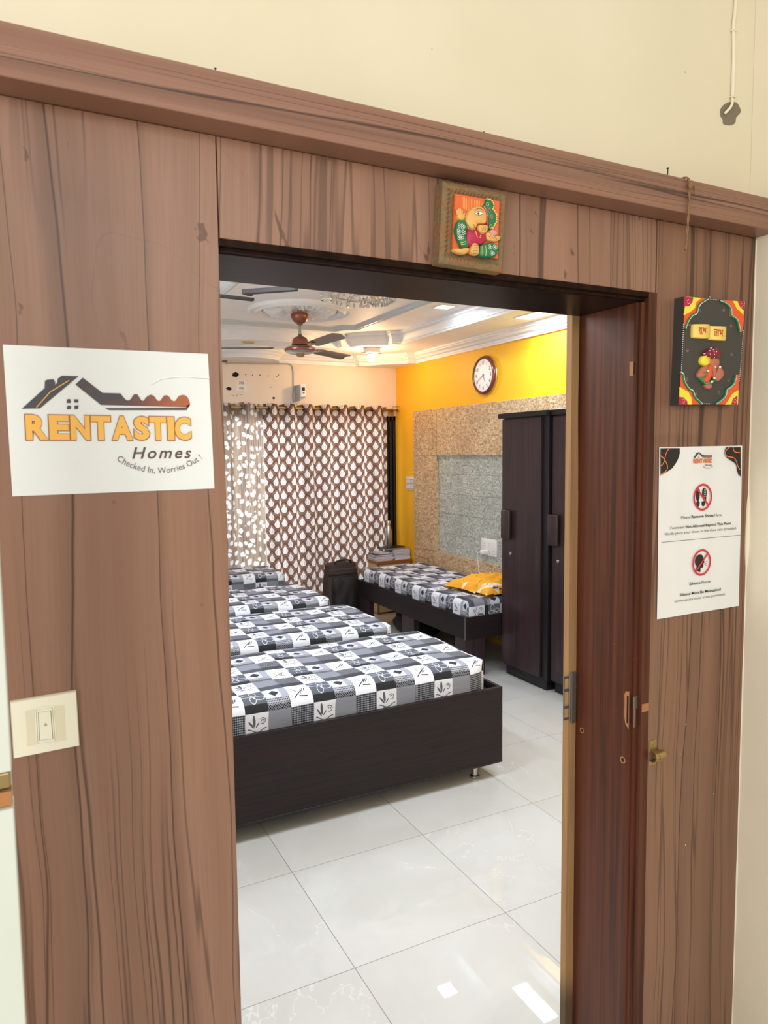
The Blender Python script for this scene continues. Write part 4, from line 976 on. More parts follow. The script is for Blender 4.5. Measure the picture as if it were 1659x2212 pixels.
mb = MB(); mb.box(3.33, 3.56, 6.537, 6.56, zt_+.003, zt_+.009); mb.build('inner_sheets', 'cover7', t)
t = thing('phone_case', 'flat black case lying on the folder beside the bottle', 'case', (3.52, 6.64, zt_+.012))
mb = MB(); mb.box(3.450, 3.575, 6.58, 6.70, zt_+.0115, zt_+.021, .004, 3); mb.build('case_shell', 'black_edge', t, smooth=40)
zb_ = zt_+.0115
t = thing('bottle', 'tall brushed steel bottle standing on the book pile', 'bottle', (3.415, 6.62, zb_))
prof = [(.0001, 0), (.033, 0), (.036, .006), (.0365, .15), (.034, .178), (.026, .208), (.0185, .230), (.0175, .246)]
mb = MB(); mb.lathe((3.405, 6.62, zb_), prof, 40); mb.build('bottle_body', 'steel', t, smooth=50)
mb = MB(); mb.lathe((3.405, 6.62, zb_+.2465), [(.018, 0), (.0215, .002), (.0215, .034), (.018, .038), (.0001, .039)], 32, cap=False); mb.build('cap', 'steel', t, smooth=50)

# trolley bag
t = thing('trolley_bag', 'dark brown soft trolley bag standing between the curtain and the bed', 'bag', (2.74, 6.30, 0))
def bagf(i, j):
    a = 2*PI*i; k = j
    hw, hd = .178*(1-.10*k**4)+.010*math.sin(k*5), .105*(1-.25*k)
    cxx, sxx = math.cos(a), math.sin(a); e = .55
    X = math.copysign(abs(cxx)**e, cxx)*hw; Y = math.copysign(abs(sxx)**e, sxx)*hd
    zz = .025+.565*k
    zz += .012*noise.noise(Vector((X*9, Y*9, k*5)))
    Y += -.012*math.sin(PI*k)*(1 if Y < 0 else 0)+noise.noise(Vector((X*8, k*7, 3)))*.012
    return (2.742+X, 6.30+Y+.03*k, zz), (i, j)
mb = MB(); mb.grid(bagf, 48, 24)
def cap_(i, j):
    P = bagf(i, 1.0)[0]; q = 1-j; cx_, cy_ = 2.742, 6.33
    return (cx_+(P[0]-cx_)*q, cy_+(P[1]-cy_)*q, P[2]+.020*math.sin(j*PI/2)), (i, j)
mb.grid(cap_, 48, 8); body = mb.build('bag_body', 'bag', t, smooth=True)
def panel(x0, x1, z0, z1, dep, m, name, cx_=2.742):
    def f(i, j):
        u = i*2-1; v = j*2-1; hw = (x1-x0)/2
        k = (1-abs(u)**4)*(1-abs(v)**5); x = (x0+x1)/2+u*hw*(1-.13*max(v, 0)**3); z = z0+(z1-z0)*j
        return (x, 6.215+.03*(z/.6)-dep*max(k, 0)**.4+noise.noise(Vector((x*14, z*9, 5)))*.010+.02*(abs(x-cx_)/.18)**4, z), (i, j)
    mb = MB(); mb.grid(f, 30, 30); return mb.build(name, m, t, smooth=True)
pk = panel(2.600, 2.875, .06, .475, .050, 'bag_dark', 'front_pocket')
panel(2.585, 2.895, .488, .555, .022, 'bag', 'top_flap')
mb = MB(); mb.tube(crom([(2.612, 6.185, .10), (2.610, 6.180, .30), (2.63, 6.175, .44), (2.70, 6.172, .487), (2.79, 6.172, .487), (2.855, 6.18, .44), (2.872, 6.19, .30), (2.873, 6.19, .12)], 6), .0045, 8); mb.build('zip', 'black', pk)
mb = MB(); mb.box(2.620, 2.624, 6.160, 6.164, .395, .425); mb.build('zip_puller', 'steel', pk)
mb = MB(); mb.tube(crom([(2.655, 6.27, .592), (2.675, 6.25, .622), (2.74, 6.235, .635), (2.81, 6.245, .622), (2.835, 6.27, .590)], 6), .0095, 10); mb.build('carry_handle', 'bag_dark', t, smooth=True)
for x in (2.60, 2.88):
    mb = MB(); mb.lathe((x-.012, 6.34, .026), [(.0001, 0), (.025, 0), (.025, .024), (.0001, .024)], 20, 'x'); mb.build('wheel', 'black', t, smooth=40)

t.location.y += .045
# things stored under the right-hand bed
t = thing('storage_bag', 'dark bundled bag on the floor under the open bed', 'bag', (3.2, 5.62, 0))
mb = MB()
def sb(i, j):
    a = 2*PI*i; r = math.sin(PI*j)**.6
    q = Vector((math.cos(a), math.sin(a), j*3)); k = 1+.14*noise.noise(q*2)
    return (3.19+.22*r*k*math.cos(a), 5.62+.26*r*k*math.sin(a), .004+.115*(1-math.cos(PI*j))*k), (i, j)
mb.grid(sb, 32, 16); mb.build('bag_body', 'bag_dark', t, smooth=True)

# ---------------------------------------------------------------- curtains on a brass rod
def curtain(name, label, x0, x1, y, zt, zb, period, amp, m, seed, phase=0, flare=0.0):
    n = int((x1-x0)/.006); X = [x0+(x1-x0)*i/n for i in range(n+1)]
    def off(x, k):
        w = 2*PI*(x-x0)/period+phase+1.6*noise.noise(Vector((x*2.3, seed*1.7, 0)))
        w2 = w + .7*noise.noise(Vector((x*3, seed, k*1.2)))*k*2.0
        s = math.sin(w2); sh = math.copysign(abs(s)**.75, s)
        return amp*(sh*(1-.25*k)+.30*k*noise.noise(Vector((x*9, seed+3, k*2))))
    xs_len = [0.0]; 
    for a, b_ in zip(X, X[1:]): xs_len.append(xs_len[-1]+math.hypot(b_-a, off(b_, .3)-off(a, .3)))
    H = zt-zb; nv = 46
    def f(i, j):
        ii = min(n, int(round(i*n))); x = X[ii]; k = j
        xx = x + flare*k*((x-x0)/(x1-x0)-.5) + .012*noise.noise(Vector((x*4, k*2.5, seed)))*k
        return (xx, y+off(x, k), zt-H*k+(.006*math.sin(2*PI*(x-x0)/period) if j == 0 else 0)), (xs_len[ii], zt-H*k)
    t = thing(name, label, 'curtain', ((x0+x1)/2, y, zb), 'curtains across the balcony door')
    mb = MB(); mb.grid(f, n, nv); mb.build('curtain_cloth', m, t, smooth=True)
    k = 0
    zs = [X[q] for q in range(3, n-3) if off(X[q], 0)*off(X[q+1], 0) <= 0]
    for xc in zs:
        if True:
            mb = MB(); ang = 0.5 if k % 2 else -0.5
            pts = [(xc+.0*math.cos(a)+.006*math.sin(ang)*math.cos(a), y+.019*math.cos(a)*1.0, 2.108+.019*math.sin(a)) for a in [2*PI*q/16 for q in range(16)]]
            mb.tube(pts, .0035, 6, closed=True); mb.build('eyelet', 'black', t)
        k += 1
    return t
RY = 6.768
curtain('curtain', 'pale curtain with scattered white leaves on the left', .62, 2.128, RY, 2.150, .10, .250, .038, 'leaves', 3, phase=1.2)
curtain('curtain', 'brown curtain with rows of white leaf drops on the right', 2.136, 3.485, RY-.004, 2.146, .09, .196, .040, 'drops', 8, phase=2.4, flare=0)
t = thing('curtain_rod', 'brass curtain rod above the balcony door', 'curtain rod', (2.1, RY, 2.108))
mb = MB(); mb.tube([(.45, RY, 2.108), (3.60, RY, 2.108)], .0125, 16); mb.build('rod', 'brass', t, smooth=True)
for x in (3.555, .6):
    mb = MB(); mb.box(x-.010, x+.010, RY-.004, 6.828, 2.085, 2.100); mb.box(x-.035, x+.035, 6.822, 6.829, 2.045, 2.125, .002, 1); mb.lathe((x-.01, RY, 2.108), [(.017, 0), (.017, .02)], 16, 'x'); mb.build('bracket', 'brass', t)
mb = MB(); mb.lathe((3.595, RY, 2.108), [(.0001, 0), (.017, 0), (.019, .012), (.0001, .016)], 16, 'x'); mb.build('finial', 'brass', t)
t = thing('wire_loop', 'thin wire twisted round the right end of the curtain rod', 'wire', (3.54, 6.71, 2.13))
mb = MB(); mb.tube(crom([(3.50, 6.70, 2.125), (3.53, 6.69, 2.145), (3.56, 6.70, 2.130), (3.58, 6.72, 2.150), (3.55, 6.73, 2.135), (3.52, 6.72, 2.15), (3.60, 6.71, 2.140)], 5), .0018, 6); mb.build('wire', 'rust', t)

# ---------------------------------------------------------------- patterned wall panelling on the yellow wall
FX = 3.585
t = thing('wall_panelling', 'tan patterned laminate panelling with a grey-green recessed field', 'wall panel', (FX, 5.0, .05))
ya, yb, y2, zc, zr0 = 3.25, 6.392, 5.945, 1.625, .690
mb = MB(); mb.box(FX, RX1, y2, yb, .05, 2.076, .001, 1); mb.build('side_field', 'bark', t)
mb = MB(); mb.box(FX, RX1, ya, y2-.001, zc+.002, 2.076, .001, 1); mb.build('upper_field', 'bark', t)
mb = MB(); mb.box(FX, RX1, ya, y2-.001, .05, zr0, .001, 1); mb.build('lower_field', 'bark', t)
mb = MB(); mb.box(FX+.024, RX1, ya, y2-.001, zr0, zc+.001); tag(mb.build('recessed_field', 'bark_grey', t), 'grey-green glazed field')
mb = MB()
for z in (1.452, 1.265, 1.075, .885): mb.box(FX+.0232, FX+.0245, ya, y2-.002, z-.0012, z+.0012)
mb.build('field_joint', 'groove_grey', t)
mb = MB()
def gl(p, q, r=.0016): mb.tube([(FX-.0002, p[0], p[1]), (FX-.0002, q[0], q[1])], r, 4)
gl((yb, zc), (y2, zc)); gl((y2, zc), (y2, 2.076)); gl((yb, .675), (y2, .70)); gl((yb, .60), (6.1, .60)); gl((6.1, .60), (6.1, .52))
for (ga, gb, z0, z1) in ((6.345, 6.010, 1.694, 2.020), (3.95, 3.55, 1.69, 2.015)):
    for p, q in (((ga, z0), (gb, z0)), ((ga, z1), (gb, z1)), ((ga, z0), (ga, z1)), ((gb, z0), (gb, z1)), ((ga, z1), (gb, z0)), ((ga, z0), (gb, z1))): gl(p, q, .0012)
gl((4.45, zc), (4.45, 2.076))
mb.build('engraved_line', 'groove', t)

def switch_plate(name, label, x, ya, yb, z0, z1, cells, group=None):
    t = thing(name, label, 'switch' if 'switch' in name else 'socket', (x, (ya+yb)/2, z0), group)
    mb = MB(); mb.box(x-.012, x-.0005, ya, yb, z0, z1, .003, 2); mb.build('plate', 'plastic', t, smooth=40)
    return t
t = switch_plate('switch_board', 'white switch board on the yellow wall beside the curtain', RX1, 6.395, 6.605, 1.272, 1.410, None)
for r in range(2):
    for k in range(6):
        y = 6.585-.030*k; zz = 1.350-.055*r
        mb = MB(); mb.box(RX1-.0160, RX1-.0120, y-.022, y, zz-.012, zz+.028, .002, 1); mb.build('rocker', 'plastic', t)
        mb = MB(); mb.box(RX1-.0125, RX1-.0119, y-.025, y+.003, zz-.015, zz+.031); mb.build('rocker_gap', 'ink_grey', t)
t = switch_plate('socket_outlet', 'white socket board in the recessed panel, with a charger plugged in', FX+.024, 4.980, 5.213, .755, .902, None)
X = FX+.012
for r in range(2):
    for k in range(3):
        y = 5.190-.070*k; zz = .842-.060*r
        if (r, k) in ((0, 1), (0, 2)):
            for q in range(2):
                mb = MB(); mb.box(X-.0025, X+.0005, y-.026-.026*q, y-.004-.026*q, zz-.016, zz+.030, .001, 1); mb.build('rocker', 'plastic', t)
        else:
            mb = MB()
            for dy, dz, s in ((-.03, .018, .0045), (-.018, -.004, .0035), (-.042, -.004, .0035)): mb.lathe((X-.0004, y+dy, zz+dz), [(.0001, 0), (s, 0)], 10, 'x', False)
            mb.build('pin_hole', 'dark_hole', t)
t = thing('phone_charger', 'white phone charger plugged into the socket, its cable hanging to the bed', 'charger', (X-.02, 5.12, .79))
mb = MB(); mb.box(X-.062, X-.0005, 5.095, 5.140, .770, .806, .006, 3); mb.build('adapter', 'plastic', t, smooth=40)
mb = MB(); mb.tube(crom([(X-.058, 5.118, .788), (X-.078, 5.135, .788), (X-.082, 5.150, .765), (X-.070, 5.150, .68), (X-.068, 5.142, .615), (X-.078, 5.10, .585), (X-.09, 5.06, .574)], 7), .0028, 8); mb.build('cable', 'plastic', t, smooth=True)

# wall clock
t = thing('wall_clock', 'round white wall clock with a rosewood rim on the yellow wall', 'clock', (RX1, 5.15, 2.312))
yc, zc_ = 5.165, 2.315; XF = RX1-.0015
mb = MB(); mb.lathe((XF, yc, zc_), [(.150, 0), (.163, -.004), (.166, -.018), (.160, -.036), (.148, -.042), (.140, -.038), (.138, -.030)], 64, 'x', False); mb.build('rim', 'clock_rim', t, smooth=50)
mb = MB(); mb.lathe((XF, yc, zc_), [(.1685, 0), (.1690, -.008), (.1655, -.014)], 64, 'x', False); mb.build('gold_band', 'gold', t, smooth=50)
mb = MB(); mb.lathe((XF, yc, zc_), [(.0001, -.030), (.139, -.030)], 64, 'x', False); mb.build('face', 'clockface', t)
f3 = lambda a, b: (XF-.0312, yc-a, zc_+b)
for k in range(1, 13):
    a = 2*PI*k/12; r = .106; s = .0125
    x, z = r*math.sin(a), r*math.cos(a)
    s = .0145; w = s*(1.25 if k >= 10 else .62)*(.55 if k == 11 else 1); w = s*.14 if k == 1 else w
    lettering('numeral', str(k), f3, x-w, x+w, z-s, z+s, 'ink', t)
mb = MB()
for k in range(60):
    a = 2*PI*k/60; l = .006 if k % 5 == 0 else .003
    p0 = (.131*math.sin(a), .131*math.cos(a)); p1 = ((.131-l)*math.sin(a), (.131-l)*math.cos(a)); n0 = (math.cos(a)*.0006, -math.sin(a)*.0006)
    mb.poly([f3(p0[0]-n0[0], p0[1]-n0[1]), f3(p0[0]+n0[0], p0[1]+n0[1]), f3(p1[0]+n0[0], p1[1]+n0[1]), f3(p1[0]-n0[0], p1[1]-n0[1])], [(0, 1, 2, 3)])
mb.build('minute_track', 'ink', t)
def hand(name, deg, L, w, tail, d):
    a = math.radians(deg); s, c_ = math.sin(a), math.cos(a); mb = MB()
    pts = [(-w, -tail), (w, -tail), (w*.5, L), (-w*.5, L)]
    mb.poly([(XF-.0312-d, yc-(x*c_+y*s), zc_+(-x*s+y*c_)) for x, y in pts], [(0, 1, 2, 3)]); mb.build(name, 'ink', t)
hand('hour_hand', 155, .070, .0035, .014, .002); hand('minute_hand', 242, .100, .0026, .016, .003)
mb = MB(); mb.lathe((XF-.031, yc, zc_), [(.006, 0), (.006, -.005), (.0001, -.006)], 16, 'x', False); mb.build('hub', 'ink', t)

# ---------------------------------------------------------------- ceiling ornaments and lights
t = thing('ceiling_rosette', 'round white plaster rosette with leaf carving above the copper fan', 'ceiling rosette', (1.975, 5.29, 2.763))
mb = MB(); mb.lathe((1.975, 5.29, 0), [(.400, 2.7635), (.398, 2.745), (.385, 2.735), (.372, 2.738), (.360, 2.748), (.345, 2.742), (.335, 2.730), (.325, 2.732), (.318, 2.744), (.300, 2.750), (.290, 2.752)], 96, cap=False); mb.build('moulded_ring', 'white_ceiling', t, smooth=50)
mb = MB()
for k in range(84):
    a = 2*PI*k/84; mb.lathe((1.975+.3085*math.cos(a), 5.29+.3085*math.sin(a), 2.744), [(.0001, -.006), (.006, -.003), (.007, .003)], 6, cap=False)
mb.build('beading', 'white_ceiling', t, smooth=True)
def ros(i, j):
    a = 2*PI*i; r = .285*(1-j)+.03*j; q = r/.285
    n_ = 12; pet = abs(math.sin(n_*a/2)); vein = .5+.5*math.cos(n_*a*4+math.sin(r*60)*1.5)
    lobes = max(0, math.sin(PI*min(1, max(0, (q-.42)/.58))))**.6
    h = lobes*(.15+.85*pet**.8)*(.35+.65*vein)*.040
    inner = max(0, math.sin(PI*min(1, max(0, (q-.12)/.32))))*(.5+.5*math.cos(a*16))*.016
    curl = .007*noise.noise(Vector((math.cos(a)*r*40, math.sin(a)*r*40, 3)))*lobes
    return (1.975+r*math.cos(a), 5.29+r*math.sin(a), 2.757-h-inner-curl), (i, j)
mb = MB(); mb.grid(ros, 288, 40); mb.build('leaf_carving', 'white_ceiling', t, smooth=True)

FXC, FYC = 1.956, 5.25
t = thing('ceiling_fan', 'copper and silver ceiling fan hanging from the plaster rosette', 'ceiling fan', (FXC, FYC, 2.74))
lt_ = lambda pr, nm, m: (lambda b: b.build(nm, m, t, smooth=45))(MB().lathe((FXC, FYC, 0), pr, 48))
lt_([(.062, 2.728), (.067, 2.720), (.066, 2.700), (.054, 2.672), (.036, 2.655), (.018, 2.650)], 'canopy', 'copper')
lt_([(.024, 2.652), (.026, 2.646), (.018, 2.640), (.011, 2.636)], 'collar', 'brass')
lt_([(.0105, 2.64), (.0105, 2.560)], 'down_rod', 'steel_dull')
lt_([(.012, 2.572), (.018, 2.562), (.030, 2.550)], 'lower_collar', 'steel_dull')
lt_([(.030, 2.552), (.050, 2.542), (.060, 2.525), (.064, 2.500), (.068, 2.488), (.060, 2.484)], 'motor_cup', 'copper')
lt_([(.045, 2.488), (.062, 2.484), (.100, 2.474), (.116, 2.462), (.112, 2.458)], 'motor_top', 'steel')
lt_([(.114, 2.464), (.121, 2.458), (.121, 2.446), (.114, 2.440)], 'motor_band', 'copper')
lt_([(.113, 2.442), (.100, 2.430), (.075, 2.422), (.030, 2.418)], 'motor_base', 'steel')
lt_([(.034, 2.419), (.031, 2.408), (.020, 2.400), (.0001, 2.398)], 'end_cap', 'brass')
for deg in (34, 154, 274):
    a = math.radians(deg); ux, uy = math.cos(a), math.sin(a)
    def bl(i, j, a=a, ux=ux, uy=uy):
        r = .205+.46*i; w = (.047+.008*i)*(1-.40*max(0, (i-.955)/.045)**2)*(1-.30*max(0, (.05-i)/.05)); s = (j*2-1)*w
        zz = 2.466-s*.24-.008*(1-(j*2-1)**2)*-1
        return (FXC+ux*r-uy*s, FYC+uy*r+ux*s, zz), (i, j)
    mb = MB(); mb.grid(bl, 30, 6)
    r_ = bmesh.ops.extrude_face_region(mb.bm, geom=mb.bm.faces[:]); bmesh.ops.translate(mb.bm, verts=[v for v in r_['geom'] if isinstance(v, bmesh.types.BMVert)], vec=(0, 0, .003))
    b_ = mb.build('blade', 'fan_grey', t, smooth=40)
    mb = MB(); mb.obox((FXC+ux*.165, FYC+uy*.165, 2.4645), (.13, .030, .005), a, 0, .001); mb.obox((FXC+ux*.225, FYC+uy*.225, 2.470), (.06, .07, .004), a, 0, .001); mb.build('bracket', 'steel', b_)

# near jointed bar
t = thing('hanging_bar', 'dark jointed metal bar hanging under the ceiling behind the door head', 'ceiling fixture', (1.05, 3.05, 2.762))
def bar(p, q, w, h, nm='bar', m='dark_metal'):
    p = Vector(p); q = Vector(q); d = q-p; mb = MB()
    mb.obox((p+q)/2, (d.length, w, h), math.atan2(d.y, d.x), -math.atan2(d.z, math.hypot(d.x, d.y)), .002); return mb.build(nm, m, t)
b1 = bar((.74, 3.160, 2.351), (.966, 3.176, 2.349), .024, .013)
b2 = bar((.895, 3.096, 2.360), (1.080, 2.925, 2.358), .026, .020)
b3 = bar((1.065, 2.935, 2.372), (1.28, 2.775, 2.366), .012, .008)
for x, y, z in ((.930, 3.115, 2.368), (1.062, 2.935, 2.378)):
    mb = MB(); mb.lathe((x, y, z-.014), [(.016, 0), (.016, .010), (.010, .012), (.010, .022)], 16); mb.build('pivot', 'dark_metal', t, smooth=40)
mb = MB(); mb.tube([(1.062, 2.935, 2.38), (1.062, 2.935, 2.762)], .007, 8); mb.tube([(.77, 3.162, 2.355), (.77, 3.162, 2.762)], .006, 8); mb.build('hanger_rod', 'dark_metal', t)

# crystal chandelier
CHX, CHY = 1.975, 4.15
t = thing('chandelier', 'crystal chandelier with glass drops, mostly hidden by the door head', 'chandelier', (CHX, CHY, 2.762))
mb = MB(); mb.lathe((CHX, CHY, 0), [(.09, 2.7625), (.09, 2.750), (.05, 2.742), (.012, 2.735), (.012, 2.700)], 32); mb.build('ceiling_cup', 'brass', t, smooth=40)
mb = MB()
for r, z in ((.20, 2.655), (.10, 2.625)):
    mb.tube([(CHX+r*math.cos(2*PI*k/32), CHY+r*math.sin(2*PI*k/32), z) for k in range(32)], .004, 6, closed=True)
for k in range(8):
    a = 2*PI*k/8; mb.tube([(CHX, CHY, 2.70), (CHX+.1*math.cos(a), CHY+.1*math.sin(a), 2.69), (CHX+.2*math.cos(a), CHY+.2*math.sin(a), 2.657)], .004, 6)
mb.build('frame', 'steel', t)
def drop_at(x, y, z, r, L, nm='crystal_drop'):
    mb = MB(); mb.lathe((x, y, z), [(.0001, L), (.0012, L*.98), (.0014, r*1.9), (r*.6, r*1.2), (r, 0), (r*.7, -r*.8), (.0001, -r*1.1)], 10); return mb.build(nm, 'crystal', t)
for k in range(26):
    a = 2*PI*k/26; drop_at(CHX+.20*math.cos(a), CHY+.20*math.sin(a), 2.618, .0085, .036)
for k in range(14):
    a = 2*PI*k/14; drop_at(CHX+.10*math.cos(a), CHY+.10*math.sin(a), 2.600, .0085, .024)
drop_at(CHX-.02, CHY-.04, 2.585, .020, .05, 'centre_drop')
mb = MB()
for ring in range(4):
    R = .045+.018*ring
    for k in range(14+3*ring):
        a = 2*PI*k/(14+3*ring)+ring*.2; mb.lathe((CHX+.14+R*math.cos(a), CHY+.05+R*math.sin(a), 2.640-.010*(3-ring)), [(.0001, .009), (.008, 0), (.0001, -.009)], 6)
mb.build('crystal_basket', 'crystal', t)
mb = MB(); mb.lathe((CHX-.295, CHY-.10, 0), [(.033, 2.572), (.035, 2.580), (.034, 2.632), (.030, 2.632), (.029, 2.582), (.0001, 2.578)], 12, cap=False); mb.build('glass_cup', 'crystal', t, smooth=40)
mb = MB(); mb.tube([(CHX-.05, CHY-.05, 2.69), (CHX-.24, CHY-.08, 2.66), (CHX-.295, CHY-.10, 2.634)], .004, 6); mb.build('arm', 'brass', t)

def panel_light(label, x, y, z, sx, sy):
    t = thing('ceiling_light', label, 'ceiling light', (x, y, z), 'recessed ceiling lights')
    mb = MB(); w = .012
    for a, b_, c_, d in ((-sx/2-w, sx/2+w, -sy/2-w, -sy/2), (-sx/2-w, sx/2+w, sy/2, sy/2+w), (-sx/2-w, -sx/2, -sy/2, sy/2), (sx/2, sx/2+w, -sy/2, sy/2)): mb.box(x+a, x+b_, y+c_, y+d, z-.006, z-.0003)
    mb.build('frame', 'plastic', t)
    mb = MB(); mb.box(x-sx/2, x+sx/2, y-sy/2, y+sy/2, z-.003, z-.0005); mb.build('diffuser', 'led', t)
    d = bpy.data.lights.new('panel_lamp', 'AREA'); d.shape = 'RECTANGLE'; d.size = sx; d.size_y = sy; d.energy = 14 if sy > .2 else 6; d.color = LED
    o = bpy.data.objects.new('panel_lamp', d); COL.objects.link(o); o.parent = t; o.location = (0, 0, -.008)
panel_light('small square white ceiling light right of the chandelier', 2.93, 4.73, 2.762, .115, .115)
panel_light('long rectangular white ceiling light along the yellow wall', 3.395, 4.185, 2.650, .13, .39)

t = thing('spotlight', 'round gilt rim of an unlit spotlight in the ceiling at the far end', 'ceiling light', (1.85, 6.27, 2.65))
mb = MB(); mb.lathe((1.85, 6.27, 0), [(.062, 2.6500), (.062, 2.645), (.045, 2.643), (.040, 2.6495)], 32, cap=False); mb.build('rim', 'gold', t, smooth=40)
mb = MB(); mb.lathe((1.85, 6.27, 0), [(.0001, 2.649), (.041, 2.649)], 24, cap=False); mb.build('lens', 'glass', t)

t = thing('bulb_lamp', 'glowing warm round bulb in a white holder at the far right corner of the ceiling', 'lamp', (3.02, 6.20, 2.645))
bx_, by_ = 3.00, 6.16
mb = MB(); mb.box(bx_-.055, bx_+.075, by_-.05, by_+.05, 2.600, 2.6495, .004); mb.build('holder_box', 'plastic', t)
mb = MB(); mb.box(bx_-.10, bx_+.11, by_-.004, by_+.004, 2.597, 2.601); mb.build('spring_clip', 'black', t)
mb = MB(); mb.lathe((bx_, by_, 0), [(.022, 2.600), (.022, 2.590), (.030, 2.585)], 24); mb.build('collar', 'plastic', t, smooth=40)
mb = MB(); mb.lathe((bx_, by_, 2.552), [(.0001, -.036), (.018, -.031), (.031, -.018), (.036, 0), (.031, .018), (.020, .032)], 24, cap=False); mb.build('bulb', 'bulb', t, smooth=True)
d = bpy.data.lights.new('bulb_light', 'POINT'); d.energy = 13; d.color = (1.0, .60, .28); d.shadow_soft_size = .036
o = bpy.data.objects.new('bulb_light', d); COL.objects.link(o); o.parent = t; o.location = (bx_-3.02, by_-6.20, 2.500-2.645)

# ---------------------------------------------------------------- things on the pale wall above the curtains
yb_ = RY1-.001
t = thing('room_number_sign', 'small white paper reading 202 (H) above the left curtain', 'sign', (1.935, yb_, 2.32))
mb = MB(); mb.box(1.885, 1.985, yb_-.0012, yb_, 2.268, 2.368); mb.build('paper', 'paper', t)
f3 = lambda a, b: (a, yb_-.0018, b)
lettering('lettering', '202', f3, 1.912, 1.962, 2.333, 2.358, 'ink', t, .01); lettering('lettering', '(H)', f3, 1.914, 1.960, 2.278, 2.306, 'ink', t, .006)
hl = D['holes']
def hole(x, z, r, lab, irregular=False, nm='drill_hole'):
    mb = MB(); n = 14; pl = [(x+r*math.cos(2*PI*k/n)*(1+(random.random()-.5)*(.7 if irregular else .2))*(1.5 if irregular else 1), z+r*math.sin(2*PI*k/n)*(1+(random.random()-.5)*.3)) for k in range(n)]
    mb.prism(pl, .0010, wallxz(yb_+.0004)); o = mb.build(nm, 'dark_hole', base=(x, yb_, z)); return tag(o, lab, 'wall hole', 'holes in the pale wall')
hole(*hl[0], .024, 'large ragged hole in the pale wall above the 202 paper', True, 'broken_hole')
names = ['first small hole to the right of the ragged hole', 'second small hole to the right of the ragged hole', 'third small hole to the right of the ragged hole', 'fourth small hole right of the ragged hole', 'lower one of the paired holes ending the row', 'upper one of the paired holes ending the row', 'round dark hole left of the 202 paper', 'lone small hole midway between 202 paper and meter box', 'tiny hole just under the 202 paper', 'low chipped hole just above the curtain rod']
for i, lb in enumerate(names): hole(*hl[i+1], (.0055, .005, .006, .005, .005, .005, .016, .0045, .004, .010)[i], lb, i in (6, 9))
t = thing('pencil_scribble', 'faint dark scribble marks on the wall under the 202 paper', 'mark', (1.88, yb_, 2.23))
for (x, z), pts in zip(hl[11:], ([(-.02, .01), (-.012, -.006), (-.006, .004), (.006, -.006)], [(-.008, 0), (0, .010), (.008, 0), (0, -.008), (-.008, 0)], [(-.022, .008), (-.012, .002), (-.008, .008), (.002, -.002), (.010, .004), (.012, -.003), (.02, .001)])):
    mb = MB(); mb.tube([(x+a, yb_-.0006, z+b_) for a, b_ in pts], .0012, 4); mb.build('stroke', 'ink_grey', t)
t = thing('meter_box', 'grey and white box with a breaker switch on the pale wall', 'switch box', (2.50, yb_, 2.18))
mb = MB(); pr = [(2.4755, yb_), (2.478, 6.708), (2.482, 6.702), (2.533, 6.702), (2.537, 6.708), (2.5395, yb_)]
mb.poly([(x, y, 2.178+.03*(x > 2.50)) for x, y in pr]+[(x, y, 2.335) for x, y in pr], [(i, (i+1) % 6, 6+(i+1) % 6, 6+i) for i in range(6)]+[(0, 1, 2, 3, 4, 5)[::-1], (6, 7, 8, 9, 10, 11)]); mb.build('housing', 'grey_plastic', t)
mb = MB(); mb.box(2.484, 2.542, 6.682, 6.7025, 2.212, 2.340, .004); mb.build('breaker_cover', 'plastic', t)
mb = MB(); mb.box(2.500, 2.526, 6.672, 6.683, 2.275, 2.308, .002, 1); mb.build('breaker_lever', 'ink', t)
mb = MB(); mb.box(2.506, 2.524, 6.6805, 6.6825, 2.250, 2.260); mb.box(2.490, 2.534, 6.6805, 6.6825, 2.220, 2.224); mb.build('print', 'ink_grey', t)
mb = MB(); mb.tube([(2.4772, 6.78+.010*math.cos(2*PI*k/14), 2.245+.008*math.sin(2*PI*k/14)) for k in range(14)], .0012, 5, closed=True); mb.build('knockout_ring', 'ink_grey', t)
t = thing('electric_cord', 'grey flat cable running under the cornice and down to the meter box', 'cable', (2.4, yb_, 2.3))
mb = MB(); mb.tube([(x, yb_-.006, z) for x, z in crom([(min(a, 2.462), min(b_, 2.543)) for a, b_ in D['cord']], 5)], .0062, 8); mb.build('cable', 'grey_plastic', t, smooth=True)
mb = MB(); mb.tube([(x, 6.80, z) for x, z in crom([(2.520, 2.205), (2.524, 2.175), (2.510, 2.158), (2.490, 2.162), (2.478, 2.158)], 5)], .005, 8); mb.build('cable_tail', 'plastic', t, smooth=True)
t = thing('loose_cable', 'short grey cable end against the cornice at the left', 'cable', (1.77, yb_, 2.54))
mb = MB(); mb.tube([(1.70, 6.80, 2.535), (1.76, 6.80, 2.538), (1.80, 6.82, 2.545)], .006, 8); mb.build('cable', 'ink_grey', t)

